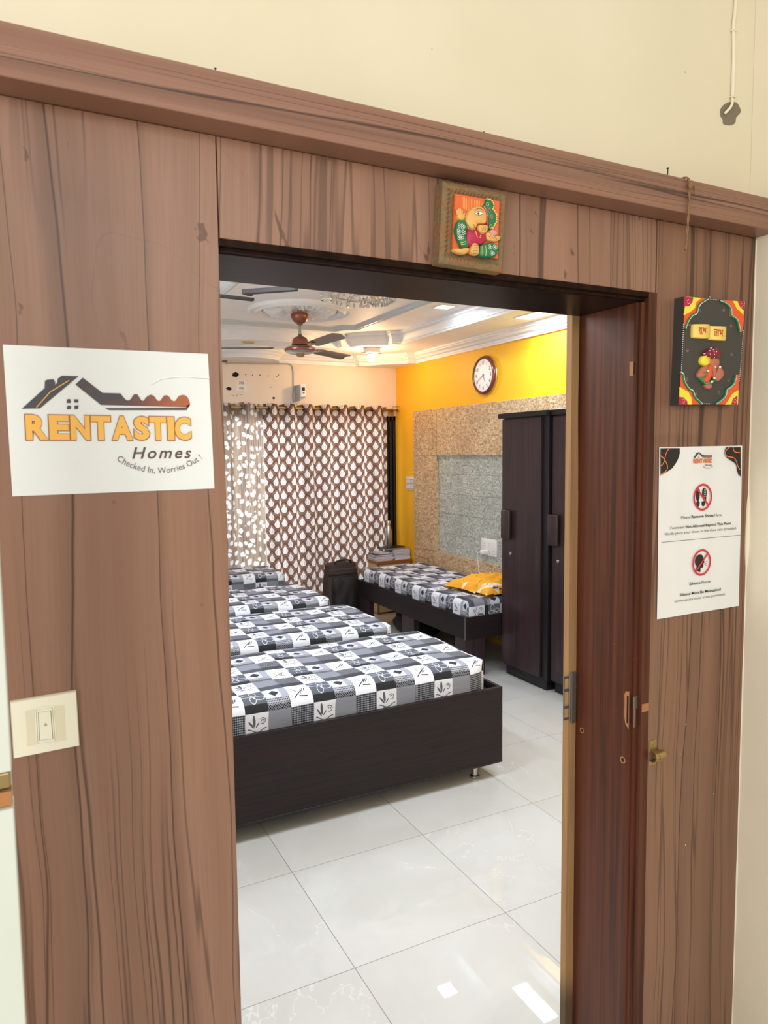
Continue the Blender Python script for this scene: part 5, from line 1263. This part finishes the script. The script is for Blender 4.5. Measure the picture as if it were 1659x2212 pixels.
# ---------------------------------------------------------------- house sign on the brown panelling
SY = PY-.0006
def quad_paper(name, q, y, th, m, t, curl=0.0, crease=None):
    """slightly crooked sheet; corners tl, tr, br, bl as (x,z)"""
    tl, tr, br, bl = [Vector((a, b)) for a, b in q]
    def f(i, j):
        p = tl.lerp(tr, i).lerp(bl.lerp(br, i), j)
        w = curl*(noise.noise(Vector((i*3.2, j*.7, 4)))+.5*noise.noise(Vector((i*7, j*2, 9)))) + curl*.7
        return (p.x, y-th-max(w, 0), p.y), (i, j)
    mb = MB(); mb.grid(f, 30, 30)
    r_ = bmesh.ops.extrude_face_region(mb.bm, geom=mb.bm.faces[:]); bmesh.ops.translate(mb.bm, verts=[v for v in r_['geom'] if isinstance(v, bmesh.types.BMVert)], vec=(0, min(th, .0005), 0))
    return mb.build(name, m, t, smooth=30)
t = thing('house_sign', 'large white sheet reading RENTASTIC Homes with a house and key drawing', 'sign', (.14, PY, 1.71))
quad_paper('sheet', D['sign'], SY, .0006, 'paper_sign', t)
def flat(name, poly, y, m, par, d=.0002):
    mb = MB(); mb.prism(poly, d, wallxz(y)); return mb.build(name, m, par)
def stroke(name, pts, y, w, m, par, closed=False):
    """flat ribbon along pts"""
    P = [Vector(p) for p in pts]; n = len(P); L = []; Rr = []
    for i in range(n):
        d = (P[(i+1) % n] if closed or i < n-1 else P[i])-(P[i-1] if closed or i else P[i]); d.normalize(); nn = Vector((-d.y, d.x))*w/2
        L.append(P[i]+nn); Rr.append(P[i]-nn)
    mb = MB(); k = n if closed else n-1
    mb.poly([(p.x, y, p.y) for p in L+Rr], [(i, (i+1) % n, n+(i+1) % n, n+i) for i in range(k)]); return mb.build(name, m, par)
y1_, y2_, y3_ = SY-.0014, SY-.0018, SY-.0022
def logo(par, sc=None):
    """the house and key drawing; sc maps sheet coordinates to another place at smaller size"""
    g = sc or (lambda p: p); q = lambda k: [g(p) for p in D[k]]
    flat('roof_drawing', q('logo_roof_l'), y1_, 'slate', par); flat('key_drawing', crom(q('logo_key')[:4], 1)[:3]+crom(q('logo_key')[3:-1], 3)+q('logo_key')[-1:], y1_, 'key', par)
    if not sc: stroke('roof_line', [Vector(D['logo_roof_l_line'][0])+Vector((.001, .001)), Vector(D['logo_roof_l_line'][1]), Vector(D['logo_roof_l_line'][3])], y2_, .0012, 'orange', par)
    flat('key_underline', q('logo_key_line'), y1_, 'slate', par)
    for k in range(4): flat('drawn_window_pane', q('logo_pane%d' % k), y1_, 'slate', par)
logo(t)
G = lambda y: (lambda a, b: (a, y, b))
tilt = lambda a, b: (a, b+(a-.1345)*-.004)
LT = [('R', 190, 348), ('E', 352, 500), ('N', 504, 650), ('T', 653, 803), ('A', 808, 970), ('S', 976, 1102), ('T', 1098, 1236), ('I', 1242, 1300), ('C', 1300, 1436)]
for i, (ch, a0, a1) in enumerate(LT):
    x0, x1 = .0095+(a0-190)*.0002004, .0095+(a1-190)*.0002004
    lettering('lettering_outline', ch, G(y1_-.00004*i), x0-.0010, x1+.0010, 1.6838, 1.7250, 'orange_line', t, bold=.072, warp=tilt)
    lettering('lettering', ch, G(y2_-.0004-.00004*i), x0+.0006, x1-.0006, 1.6854, 1.7234, 'orange', t, bold=.05, warp=tilt)
lettering('lettering', 'Homes', G(y1_), .163, .2585, 1.6545, 1.6735, 'ink_brown', t, bold=.012, shear=.28, spacing=1.25)
def arcwarp(xc, zb, half, sag):
    def w(a, b):
        R = (half*half+sag*sag)/(2*sag); th = (a-xc)/R; rr = R-(b-zb); return xc+rr*math.sin(th), zb+R-rr*math.cos(th)
    return w
lettering('lettering', 'Checked In, Worries Out !', G(y1_), .1325, .2830, 1.6285, 1.6400, 'ink_mauve', t, bold=.004, warp=arcwarp(.2075, 1.6285, .073, .026))
cr = crom(D['crease'], 5); stroke('crease', cr, SY-.0013, .0016, 'paper_crease', t); stroke('crease_shadow', [(a, b-.0012) for a, b in cr], SY-.0012, .0006, 'grey_plastic', t)

# ---------------------------------------------------------------- notice about shoes and silence
t = thing('notice', 'white notice asking to remove shoes and keep silence, right of the door', 'notice', (1.51, PY, 1.46))
quad_paper('sheet', D['notice'], SY, .0006, 'paper', t, curl=.0022)
NY = SY-.0047
ny2, ny3 = NY-.0004, NY-.0008
t_l = lambda nm, poly, y, m, d=.0002: flat(nm, poly, y, m, t, d)
t_l('corner_shape', D['n_c1'], NY, 'ink'); t_l('corner_shape', D['n_c2'], NY, 'ink')
for k in ('n_o1', 'n_o2', 'n_o3', 'n_o4'): stroke('orange_line', crom(D[k], 5), ny2, .0022, 'orange_bright', t)
sx_, sz_ = (1.5415-1.4715)/(.2640-.0015), (1.6545-1.6110)/(1.7935-1.6270)
g = lambda p: (1.4715+(p[0]-.0015)*sx_, 1.6110+(p[1]-1.6270)*sz_)
y1_, y2_ = NY, ny2
logo(t, g)
for word, x0, x1 in (('RENT', .0105, .1315), ('ASTIC', .1345, .2590)):
    A, B_ = g((x0, 1.6850)), g((x1, 1.7235))
    lettering('lettering_outline', word, G(NY), A[0]-.0004, B_[0]+.0004, A[1]-.0005, B_[1]+.0005, 'orange_line', t, bold=.07)
    lettering('lettering', word, G(ny2), A[0], B_[0], A[1], B_[1], 'orange_bright', t, bold=.035)
A, B_ = g((.163, 1.6545)), g((.2585, 1.6735)); lettering('lettering', 'Homes', G(NY), A[0], B_[0], A[1], B_[1], 'ink', t, bold=.012, shear=.25, spacing=1.2)
lettering('lettering', 'Checked In, Worries Out !', G(NY), 1.5065, 1.5465, 1.6110, 1.6140, 'ink', t, bold=.01, warp=arcwarp(1.5265, 1.6110, .0195, .006))
def no_sign(cx, cz, r, slash):
    ring = [(cx+r*math.cos(2*PI*k/48), cz+r*math.sin(2*PI*k/48)) for k in range(48)]
    stroke('prohibition_ring', ring, ny3, .0052, 'red_print', t, True)
    d = r*.70; s = slash
    stroke('prohibition_bar', [(cx-d, cz+s*d), (cx+d, cz-s*d)], ny3-.0002, .0046, 'red_print', t)
for k in ('n_sole1', 'n_heel1', 'n_sole2', 'n_heel2'): t_l('shoe_print', crom(D[k], 4, True), NY, 'ink')
for i in range(5):
    for x in (1.4995, 1.5165):
        stroke('sole_tread', [(x-.0035, 1.5595-.0044*i), (x, 1.5615-.0044*i), (x+.0035, 1.5595-.0044*i)], ny2, .0008, 'paper', t)
t_l('head_silhouette', crom(D['n_head'], 4, True), NY, 'ink')
for i in range(3): stroke('sound_line', D['n_w'][2*i:2*i+2], NY, .0007, 'ink', t)
no_sign(1.5090, 1.5410, .0310, 1); no_sign(1.5110, 1.3770, .0310, -1)
def line(parts, x0, x1, z, h):
    """parts: (words, bold) laid side by side"""
    tot = 0; meas = []
    for w, bd in parts:
        V, Fc = text_mesh(w, 1.0, .018 if bd else 0.0); a0 = min(v[0] for v in V); a1 = max(v[0] for v in V); b0 = min(v[1] for v in V); b1 = max(v[1] for v in V)
        meas.append((a1-a0, b0, b1, tot)); tot += a1-a0+.28
    tot -= .28; k = (x1-x0)/tot
    for (w, bd), (wd, b0, b1, o_) in zip(parts, meas):
        s = h/.70; lettering('lettering', w, G(NY), x0+o_*k, x0+(o_+wd)*k, z+b0*s, z+b1*s, 'ink' if bd else 'ink_grey', t, bold=.018 if bd else 0.0)
line([('Please', 0), ('Remove Shoes', 1), ('Here', 0)], 1.4350, 1.5810, 1.4905, .0068)
line([('Footwear', 0), ('Not Allowed Beyond This Point', 1)], 1.3990, 1.6170, 1.4670, .0066)
line([('Kindly place your shoes in the shoe rack provided.', 0)], 1.3810, 1.6390, 1.4535, .0062)
line([('Silence', 1), ('Please', 0)], 1.4700, 1.5470, 1.3228, .0068)
line([('Silence Must Be Maintained', 1)], 1.4370, 1.5850, 1.2985, .0068)
line([('Unnecessary noise is not permitted.', 0)], 1.4200, 1.6030, 1.2848, .0062)
stroke('rule', D['n_rule'], NY, .0009, 'ink', t)
mb = MB(); mb.box(1.33, 1.372, 1.2268, 1.2275, 1.250, 1.262)
# ---------------------------------------------------------------- clay plaque with a seated elephant figure
t = thing('relief_plaque', 'jute-framed clay plaque of a seated elephant figure above the door', 'plaque', (.813, PY, 2.10))
def fold_frame(i, j):
    tl, tr, br, bl = [Vector(p) for p in D['g_frame']]
    p = tl.lerp(tr, i).lerp(bl.lerp(br, i), j); e = min(i, 1-i, j, 1-j)
    h = .026-.010*max(0, 1-abs(e-.10)/.10)*0+.004*math.sin(e*30)+.0015*math.sin((i+j)*0+ (j if min(i, 1-i) < min(j, 1-j) else i)*110)*(1 if .08 < e < .22 else 0)
    return (p.x, PY-h, p.y), (i, j)
mb = MB(); mb.grid(fold_frame, 120, 120)
P_ = D['g_frame']; mb.build('jute_face', 'jute', t, smooth=True)
mb = MB(); mb.prism(P_, .0235, wallxz(PY-.0005)); mb.build('jute_backing', 'jute', t)
GY = PY-.028
def pad(name, poly, y, d, m, inset, sm=True, k=4):
    mb = MB(); mb.prism(crom(poly, k, True) if sm else poly, d, wallxz(y), inset); return mb.build(name, m, t, smooth=60)
pad('orange_ground', D['g_panel'], GY, .005, 'f_orange', .001, False)
gy = GY-.0045
for i in range(17):
    x = .7845+.0038*i; stroke('painted_line', [(x, 2.149-.0002*i), (x+.0004, 2.128-.0009*i)], gy-.0008, .0008, 'f_cream', t)
pad('crown', D['g_crown'], gy, .007, 'f_green', .002); pad('head', D['g_head'], gy, .010, 'f_skin', .004); pad('head_band', D['g_band'], gy, .009, 'f_magenta', .0012)
pad('sleeve', D['g_sleeve'], gy, .010, 'f_green', .004); pad('raised_hand', D['g_hand_up'], gy, .008, 'f_skin', .002); pad('shirt', D['g_shirt'], gy, .008, 'f_magenta', .003)
pad('fist', D['g_hand_mid'], gy-.004, .009, 'f_skin', .003); pad('open_palm', D['g_palm'], gy, .009, 'f_skin', .002); pad('sweets', D['g_lotus'], gy-.002, .007, 'f_pink', .002)
pad('leg', D['g_leg'], gy, .011, 'f_green', .004); pad('front_foot', D['g_foot_front'], gy-.002, .011, 'f_skin', .003); pad('side_foot', D['g_foot_side'], gy, .010, 'f_skin', .003)
pad('eye', D['g_eye'], gy-.0098, .001, 'f_white', 0, True)
mb = MB(); x, z = D['g_pupil'][0]; mb.lathe((x, gy-.0112, z), [(.0001, -.0004), (.0022, 0)], 16, 'y', False); mb.build('pupil', 'f_black', t)
stroke('brow', crom(D['g_brow'], 4), gy-.0112, .0007, 'f_black', t); stroke('trunk_curl', crom(D['g_trunk'], 4), gy-.0112, .0009, 'f_brown', t)
stroke('eye_line', crom(D['g_eye'], 4, True), gy-.0112, .0006, 'f_black', t, True)
for (x, z) in D['g_dots']:
    for k in range(3):
        a = k*2.1; cx_, cz_ = x+.0028*math.cos(a), z+.0028*math.sin(a)
        stroke('painted_flower', [(cx_+.0022*math.cos(2*PI*q/12), cz_+.0022*math.sin(2*PI*q/12)) for q in range(12)], gy-.0114, .0007, 'f_white', t, True)
def pairs(k): q = D[k]; return [(q[i], q[i+1]) for i in range(0, len(q)-1, 2)]
for a, b_ in pairs('g_toes'): stroke('toe_line', [a, b_], gy-.0135, .0009, 'f_brown', t)
for a, b_ in pairs('g_fingers'):
    mb = MB(); mb.tube([(a[0], gy-.0045, a[1]), (b_[0], gy-.0040, b_[1])], [.0028, .0020], 10); mb.lathe((b_[0], gy-.0040, b_[1]), [(.0001, -.0016), (.0012, -.0011), (.0017, 0), (.0012, .0011), (.0001, .0016)], 10, cap=False); mb.build('finger', 'f_skin', t, smooth=60)
for a, b_ in pairs('g_fist'): stroke('knuckle_line', [a, b_], gy-.0134, .0008, 'f_brown', t)
for a, b_ in pairs('g_palmlines'): stroke('finger_line', [a, b_], gy-.0094, .0009, 'f_brown', t)
q = D['g_bracelet']; stroke('bracelet', q[0:2], gy-.0113, .0010, 'f_cream', t); stroke('bracelet', q[2:4], gy-.0113, .0008, 'f_cream', t); stroke('bracelet', crom(q[4:7], 4), gy-.0113, .0010, 'f_cream', t)
stroke('bracelet', q[7:9], gy-.0103, .0010, 'f_cream', t); stroke('bracelet', q[9:11], gy-.0103, .0010, 'f_cream', t)
for i, (x, z) in enumerate(D['g_rings']): stroke('crown_ring', [(x+.0028*math.cos(2*PI*k/16), z+.0034*math.sin(2*PI*k/16)) for k in range(16)], gy-.0073, .0008, 'f_orange' if i % 2 else 'f_cream', t, True)
for i in range(12): stroke('trunk_wrinkle', [(D['g_trunk'][0][0]-.001+.0006*i, D['g_trunk'][0][1]-.0002-.0012*i*(1-.03*i)), (D['g_trunk'][0][0]+.0006+.0006*i, D['g_trunk'][0][1]-.0004-.0012*i*(1-.03*i))], gy-.0112, .0006, 'f_brown', t)
for i in range(11):
    k = D['g_band']; a = Vector(k[1]).lerp(Vector(k[2]), min(1, i/4)) if i < 4 else Vector(k[2]).lerp(Vector(k[4]), (i-4)/7)
    stroke('band_stripe', [(a.x-.0022, a.y+.0002), (a.x-.0002, a.y)], gy-.0094, .0007, 'f_white', t)
for P0 in D['g_scallop']:
    mb = MB(); mb.lathe((P0[0]-.001, gy-.0072, P0[1]), [(.0001, -.0012), (.0014, -.0006), (.0018, .0004)], 8, 'y', False); mb.build('crown_bead', 'f_cream', t)
for (a, b_) in ((.8075, 2.0895), (.8240, 2.0895)):
    for i in range(5):
        mb = MB(); mb.lathe((a+.0012*i*(1 if a < .81 else -1), gy-.0080, b_-.0034*i), [(.0001, -.0008), (.0011, 0)], 8, 'y', False); mb.build('necklace_bead', 'f_cream', t)

# ---------------------------------------------------------------- dark plaque with two lettered tiles and a small figure
t = thing('lettered_plaque', 'dark plaque with bright painted corners, lettered yellow tiles and a turbaned figure', 'plaque', (1.505, PY, 1.893))
mb = MB(); mb.prism(D['p_panel'], .030, wallxz(PY-.0005), .0012); mb.build('board', 'f_slate', t)
QY = PY-.0303
L_ = {'o': ('corner_band', 'f_vermil', .0012), 'y': ('corner_field', 'f_yellow', .0018), 'r': ('corner_fan', 'f_magenta', .0024)}
for k in ('tl', 'tr', 'bl', 'br'):
    for s_ in 'oyr':
        nm, m, d = L_[s_]; pad(nm, D['p_%s_%s' % (k, s_)], QY, d, m, 0, False)
    pts = crom(D['p_g_'+k], 6)
    mb = MB(); mb.tube([(x, QY-.0012, z) for x, z in pts], .0035, 8); mb.build('green_rope', 'f_green', t, smooth=True)
    for i, (x, z) in enumerate(pts):
        mb = MB(); mb.lathe((x, QY-.0050, z), [(.0001, -.0006), (.0011, 0), (.0012, .0006)], 6, 'y', False)
        mb.build('pearl', 'f_white', t)
    fan = D['p_%s_r' % k]; fx, fz = sum(p[0] for p in fan)/len(fan), sum(p[1] for p in fan)/len(fan)
    for i in range(7):
        a = i*.9; mb = MB(); mb.lathe((fx+.0045*math.cos(a), QY-.0026, fz+.0045*math.sin(a)), [(.0001, -.0004), (.0009, 0)], 6, 'y', False); mb.build('painted_dot', 'f_white', t)
mb = MB()
for (p, q) in (((1.3975, 1.952), (1.3935, 1.828)), ((1.6075, 1.950), (1.5985, 1.828))):
    for i in range(26):
        x = p[0]+(q[0]-p[0])*i/25; z = p[1]+(q[1]-p[1])*i/25; mb.lathe((x+.001, QY-.0002, z), [(.0001, -.0010), (.0011, -.0004), (.0012, .0004)], 6, 'y', False)
for i in range(9):
    for z, xx in ((1.7690, 1.449), (2.0165, 1.482)): mb.lathe((xx+.0055*i, QY-.0002, z), [(.0001, -.0010), (.0011, 0)], 6, 'y', False)
mb.build('pearl_row', 'f_white', t)
for k, tk, w in (('tile1', 'p_t1', 'शुभ'), ('tile2', 'p_t2', 'लाभ')):
    tile = pad('letter_tile', D['p_'+k], QY+.0002, .009, 'f_cream', .0022, True, 4)
    (x0, z0), (x1, _) = D[tk]; zc2 = sum(p[1] for p in D['p_'+k])/8
    lettering('lettering', w, G(QY-.0094), x0-.001, x1+.001, zc2-.0085, zc2+.0085, 'f_red', tile, bold=.01)
pad('arm', D['p_arm_l'], QY+.0002, .008, 'f_terracotta', .002); pad('arm', D['p_arm_r'], QY+.0002, .008, 'f_terracotta', .002)
pad('skirt', D['p_skirt'], QY+.0002, .007, 'f_green', .002); pad('feet', D['p_feet'], QY+.0002, .008, 'f_terracotta', .002)
pad('face', D['p_face'], QY+.0002, .011, 'f_terracotta', .003); pad('sash', D['p_sash'], QY-.004, .007, 'f_vermil', .0015)
pad('ear', D['p_ear'], QY+.0002, .009, 'f_yellow', .002); tb = pad('turban', D['p_turban'], QY+.0002, .014, 'f_maroon', .004)
for i, (x, z) in enumerate(D['p_spots']):
    mb = MB(); mb.lathe((x, QY-(.0138, .0135, .0138, .0136, .0112, .0108, .0118, .0138, .0135, .0105, .0105, .0125, .012, .0105, .0108)[i], z), [(.0001, -.0010), (.0013, -.0002), (.0015, .0035)], 8, 'y', False); mb.build('white_spot', 'f_white', tb)
def inside(p, poly):
    r = False
    for a, b_ in zip(poly, poly[1:]+poly[:1]):
        if (a[1] > p[1]) != (b_[1] > p[1]) and p[0] < (b_[0]-a[0])*(p[1]-a[1])/(b_[1]-a[1])+a[0]: r = not r
    return r
PS = D['p_skirt']; xa, za = min(p[0] for p in PS), min(p[1] for p in PS)
for i in range(12):
    for j in range(12):
        p = (xa+.002+.0042*i+.002*(j % 2), za+.002+.0036*j)
        if inside(p, PS) and not inside(p, D['p_sash']):
            mb = MB(); mb.lathe((p[0], QY-.0072, p[1]), [(.0001, -.0006), (.0009, .0006)], 6, 'y', False); mb.build('painted_dot', 'f_white', t)
for x, z in D['p_orn']:
    mb = MB(); mb.lathe((x, QY-.0098, z), [(.0001, -.0016), (.0026, -.0008), (.0034, .0012)], 10, 'y', False); mb.build('white_ornament', 'f_white', t)
mb = MB(); mb.lathe((1.4985, QY-.0114, 1.8632), [(.0001, -.0003), (.0012, 0)], 8, 'y', False); mb.build('eye', 'f_black', t)
for (x, z) in D['p_flowers']:
    for k in range(6):
        a = 2*PI*k/6; mb = MB(); mb.lathe((x+.0030*math.cos(a), QY-.0002, z+.0030*math.sin(a)), [(.0001, -.0005), (.0009, 0)], 6, 'y', False); mb.build('painted_flower_petal', 'f_pink', t)

# ---------------------------------------------------------------- small things on the hall side
t = thing('switch', 'yellowed square doorbell switch plate at the lower left', 'switch', (.016, PY, 1.237))
mb = MB(); mb.prism(D['switch'], .0085, wallxz(PY-.0003), .0022); mb.build('plate', 'plastic_old', t, smooth=30)
flat('inset', D['switch_in'], PY-.0088, 'plastic_old2', t, .0006)
def grow(q, k): cx_ = sum(p[0] for p in q)/len(q); cz_ = sum(p[1] for p in q)/len(q); return [(cx_+(x-cx_)*k, cz_+(z-cz_)*(1+(k-1)*.62)) for x, z in q]
B4 = D['switch_btn']
flat('surround', grow(B4, 1.62), PY-.0094, 'plastic_old', t, .0008); stroke('surround_gap', grow(B4, 1.36), PY-.0104, .0005, 'steel_dull', t, True)
mb = MB(); mb.prism(B4, .0022, wallxz(PY-.0098), .0006); mb.build('rocker', 'plastic_old', t)
stroke('rocker_gap', grow(B4, 1.05), PY-.0105, .0006, 'ink_grey', t, True)
mb = MB()
bx0, bz0 = .0162, 1.2400
for p, q in (((-.0012, 0), (.0012, 0)), ((-.0012, 0), (-.0004, .0022)), ((.0012, 0), (.0004, .0022)), ((-.0026, -.0006), (.0026, -.0006)), ((-.0022, -.002), (.0022, -.002))): mb.tube([(bx0+p[0], PY-.0122, bz0+p[1]), (bx0+q[0], PY-.0122, bz0+q[1])], .00022, 4)
mb.build('bell_symbol', 'ink_grey', t)

t = thing('latch_keeper', 'small brass latch keeper screwed to the panel beside the door frame', 'latch', (1.365, PY, .91))
mb = MB(); mb.box(1.347, 1.372, PY-.0016, PY-.0002, .918, .946, .0008, 1); mb.box(1.347, 1.372, PY-.0016, PY-.0002, .882, .894, .0008, 1); mb.build('plate', 'brass', t)
pts = [(0, .920), (-.008, .922), (-.017, .918), (-.021, .908), (-.017, .898), (-.008, .894), (0, .894)]
mb = MB(); V1 = [(1.3495, PY-.001+y, z) for y, z in pts]+[(1.3705, PY-.001+y, z) for y, z in pts]; V2 = [(1.3495, PY-.001+y*.86, .908+(z-.908)*.84) for y, z in pts]+[(1.3705, PY-.001+y*.86, .908+(z-.908)*.84) for y, z in pts]
n = 7; mb.poly(V1+V2, [(i, i+1, n+i+1, n+i) for i in range(6)]+[(14+i, 14+i+1, 14+n+i+1, 14+n+i) for i in range(6)]+[(i, i+1, 15+i, 14+i) for i in range(6)]+[(7+i, 8+i, 22+i, 21+i) for i in range(6)]); mb.build('loop', 'brass', t, smooth=40)
mb = MB(); mb.tube([(1.362, PY-.012, .908), (1.384, PY-.012, .910)], .0105, 16, cap=False); mb.build('bolt_sleeve', 'brass', t, smooth=True)
mb = MB(); mb.lathe((1.3595, PY-.0016, .936), [(.0001, -.0012), (.0028, -.0006), (.0032, 0)], 12, 'y', False); mb.build('screw', 'steel_dull', t)

t = thing('rope', 'frayed jute rope knotted over the pelmet and hanging beside it', 'rope', (1.366, 1.17, 2.268))
pts = crom([(1.3650, 1.215, 2.2680), (1.3640, 1.180, 2.2700), (1.3665, 1.1670, 2.262), (1.3690, 1.1665, 2.235), (1.3665, 1.1665, 2.180), (1.3640, 1.1670, 2.138), (1.3610, 1.1670, 2.108)], 10)
mb = MB()
for ph in (0, PI):
    mb.tube([(x+.0014*math.cos(i*.6+ph), y+.0014*math.sin(i*.6+ph), z) for i, (x, y, z) in enumerate(pts)], .0019, 6)
mb.build('strand', 'rope', t, smooth=True)
mb = MB(); mb.lathe((1.3690, 1.1650, 2.2500), [(.0001, -.009), (.0045, -.006), (.0058, 0), (.0045, .006), (.0001, .009)], 10, cap=False); mb.build('knot', 'rope', t, smooth=True)
mb = MB(); random.seed(3)
for k in range(16):
    a = random.uniform(-.006, .008); mb.tube([(1.370, 1.165, 2.250), (1.371+a*.6, 1.161-random.random()*.004, 2.242+random.uniform(-.004, .006)), (1.372+a, 1.161, 2.232+random.uniform(-.006, .012))], .0004, 3)
for k in range(5): mb.tube([(1.361, 1.167, 2.110), (1.361+random.uniform(-.003, .003), 1.167, 2.097)], .0004, 3)
mb.build('frayed_fibres', 'rope', t)
for lb, x, h, r in (('short nail standing on the pelmet at the left', .314, .022, .0009), ('tiny nail standing on the pelmet near the middle', .842, .020, .0007), ('dark nail with a flat head standing on the pelmet beside the rope', 1.348, .034, .0014)):
    t = thing('nail', lb, 'nail', (x, 1.21, 2.265), 'nails along the top of the pelmet')
    mb = MB(); mb.lathe((x, 1.21, 2.2655), [(r, 0), (r, h-.002), (r*2.4, h-.001), (r*2.4, h), (.0001, h)], 10); mb.build('shank', 'dark_metal', t)
t = thing('mortar_patch', 'grey cement patch left open around the cable on the cream wall', 'wall patch', (1.60, 1.252, 2.48))
mb = MB(); mb.prism(crom(D['patch'], 4, True), .0010, wallxz(1.2522)); mb.build('cement', 'plaster', t)
t = thing('wall_cable', 'cream painted cable clipped down the cream wall to the cement patch', 'cable', (1.60, 1.25, 2.7))
mb = MB(); mb.tube([(x, 1.2475, z) for x, z in crom([(D['cable'][0][0]+.008, 3.0)]+D['cable'], 5)], .0042, 10); mb.build('cable', 'cream_side', t, smooth=True)
mb = MB(); mb.tube([(x, y, z) for (x, z), y in zip(crom(D['cable2'], 5), [1.2475-.004*math.sin(PI*k/10) for k in range(11)])], .0034, 8); mb.build('cable_end', 'cream_side', t, smooth=True)
for i in (2, 5):
    x, z = D['cable'][i]; mb = MB(); mb.tube([(x-.006, 1.2500, z), (x-.004, 1.2430, z), (x+.004, 1.2430, z), (x+.006, 1.2500, z)], .0018, 6); mb.lathe((x+.008, 1.2515, z+.002), [(.0028, -.004), (.0028, 0)], 8, 'y'); mb.build('clip', 'plastic_old2', t)
t = thing('adhesive_tape', 'clear curled tape strip over the notice and the door frame', 'tape', (1.40, PY, 1.69))
mb = MB()
def tp(i, j):
    x = 1.325+.19*i; z = 1.672+.012*math.sin(PI*i)*.5+.020*j
    return (x, PY-.0012-.0012*abs(noise.noise(Vector((x*30, z*30, 1)))), z), (i, j)
tm = mat('clear_tape', (1, 1, 1, 1), .12, trans=1.0, ior=1.05); tm.node_tree.nodes['Principled BSDF'].inputs['Alpha'].default_value = .12
MT['tape'] = tm
mb.grid(tp, 30, 3); mb.build('tape_strip', 'tape', t, smooth=True)
random.seed(11)
flecks = [(1.5005, 2.139, 'near the rope'), (1.520, 2.118, 'right of the rope')]

# small fixings and marks on the panelling
for lb, x, z in (('pale screw plug in the panelling below the house sign', .133, 1.585), ('pale screw plug low on the panelling beside the doorway', .268, 1.402)):
    t = thing('screw_plug', lb, 'screw plug', (x, PY, z), 'screw plugs in the panelling')
    mb = MB(); mb.lathe((x, PY-.0002, z), [(.0001, -.0008), (.0022, -.0006), (.0030, 0)], 12, 'y', False); mb.build('plug', 'rope', t)

# crust of cream filler along the joint of panelling and side wall
mb = MB()
def cr_(i, j):
    z = .005+2.18*j; w = .0022+.0022*noise.noise(Vector((z*9, 3, 0)))+.006*max(0, noise.noise(Vector((z*3.1, 8, 0)))-.28)*3
    a = i*PI/2
    return (1.6885-max(w, .0008)*math.cos(a)*1.2, 1.2305-max(w, .0008)*math.sin(a)*1.2, z), (i, j)
mb.grid(cr_, 5, 260); struct('trim_8', mb, 'cream_side', smooth=True)
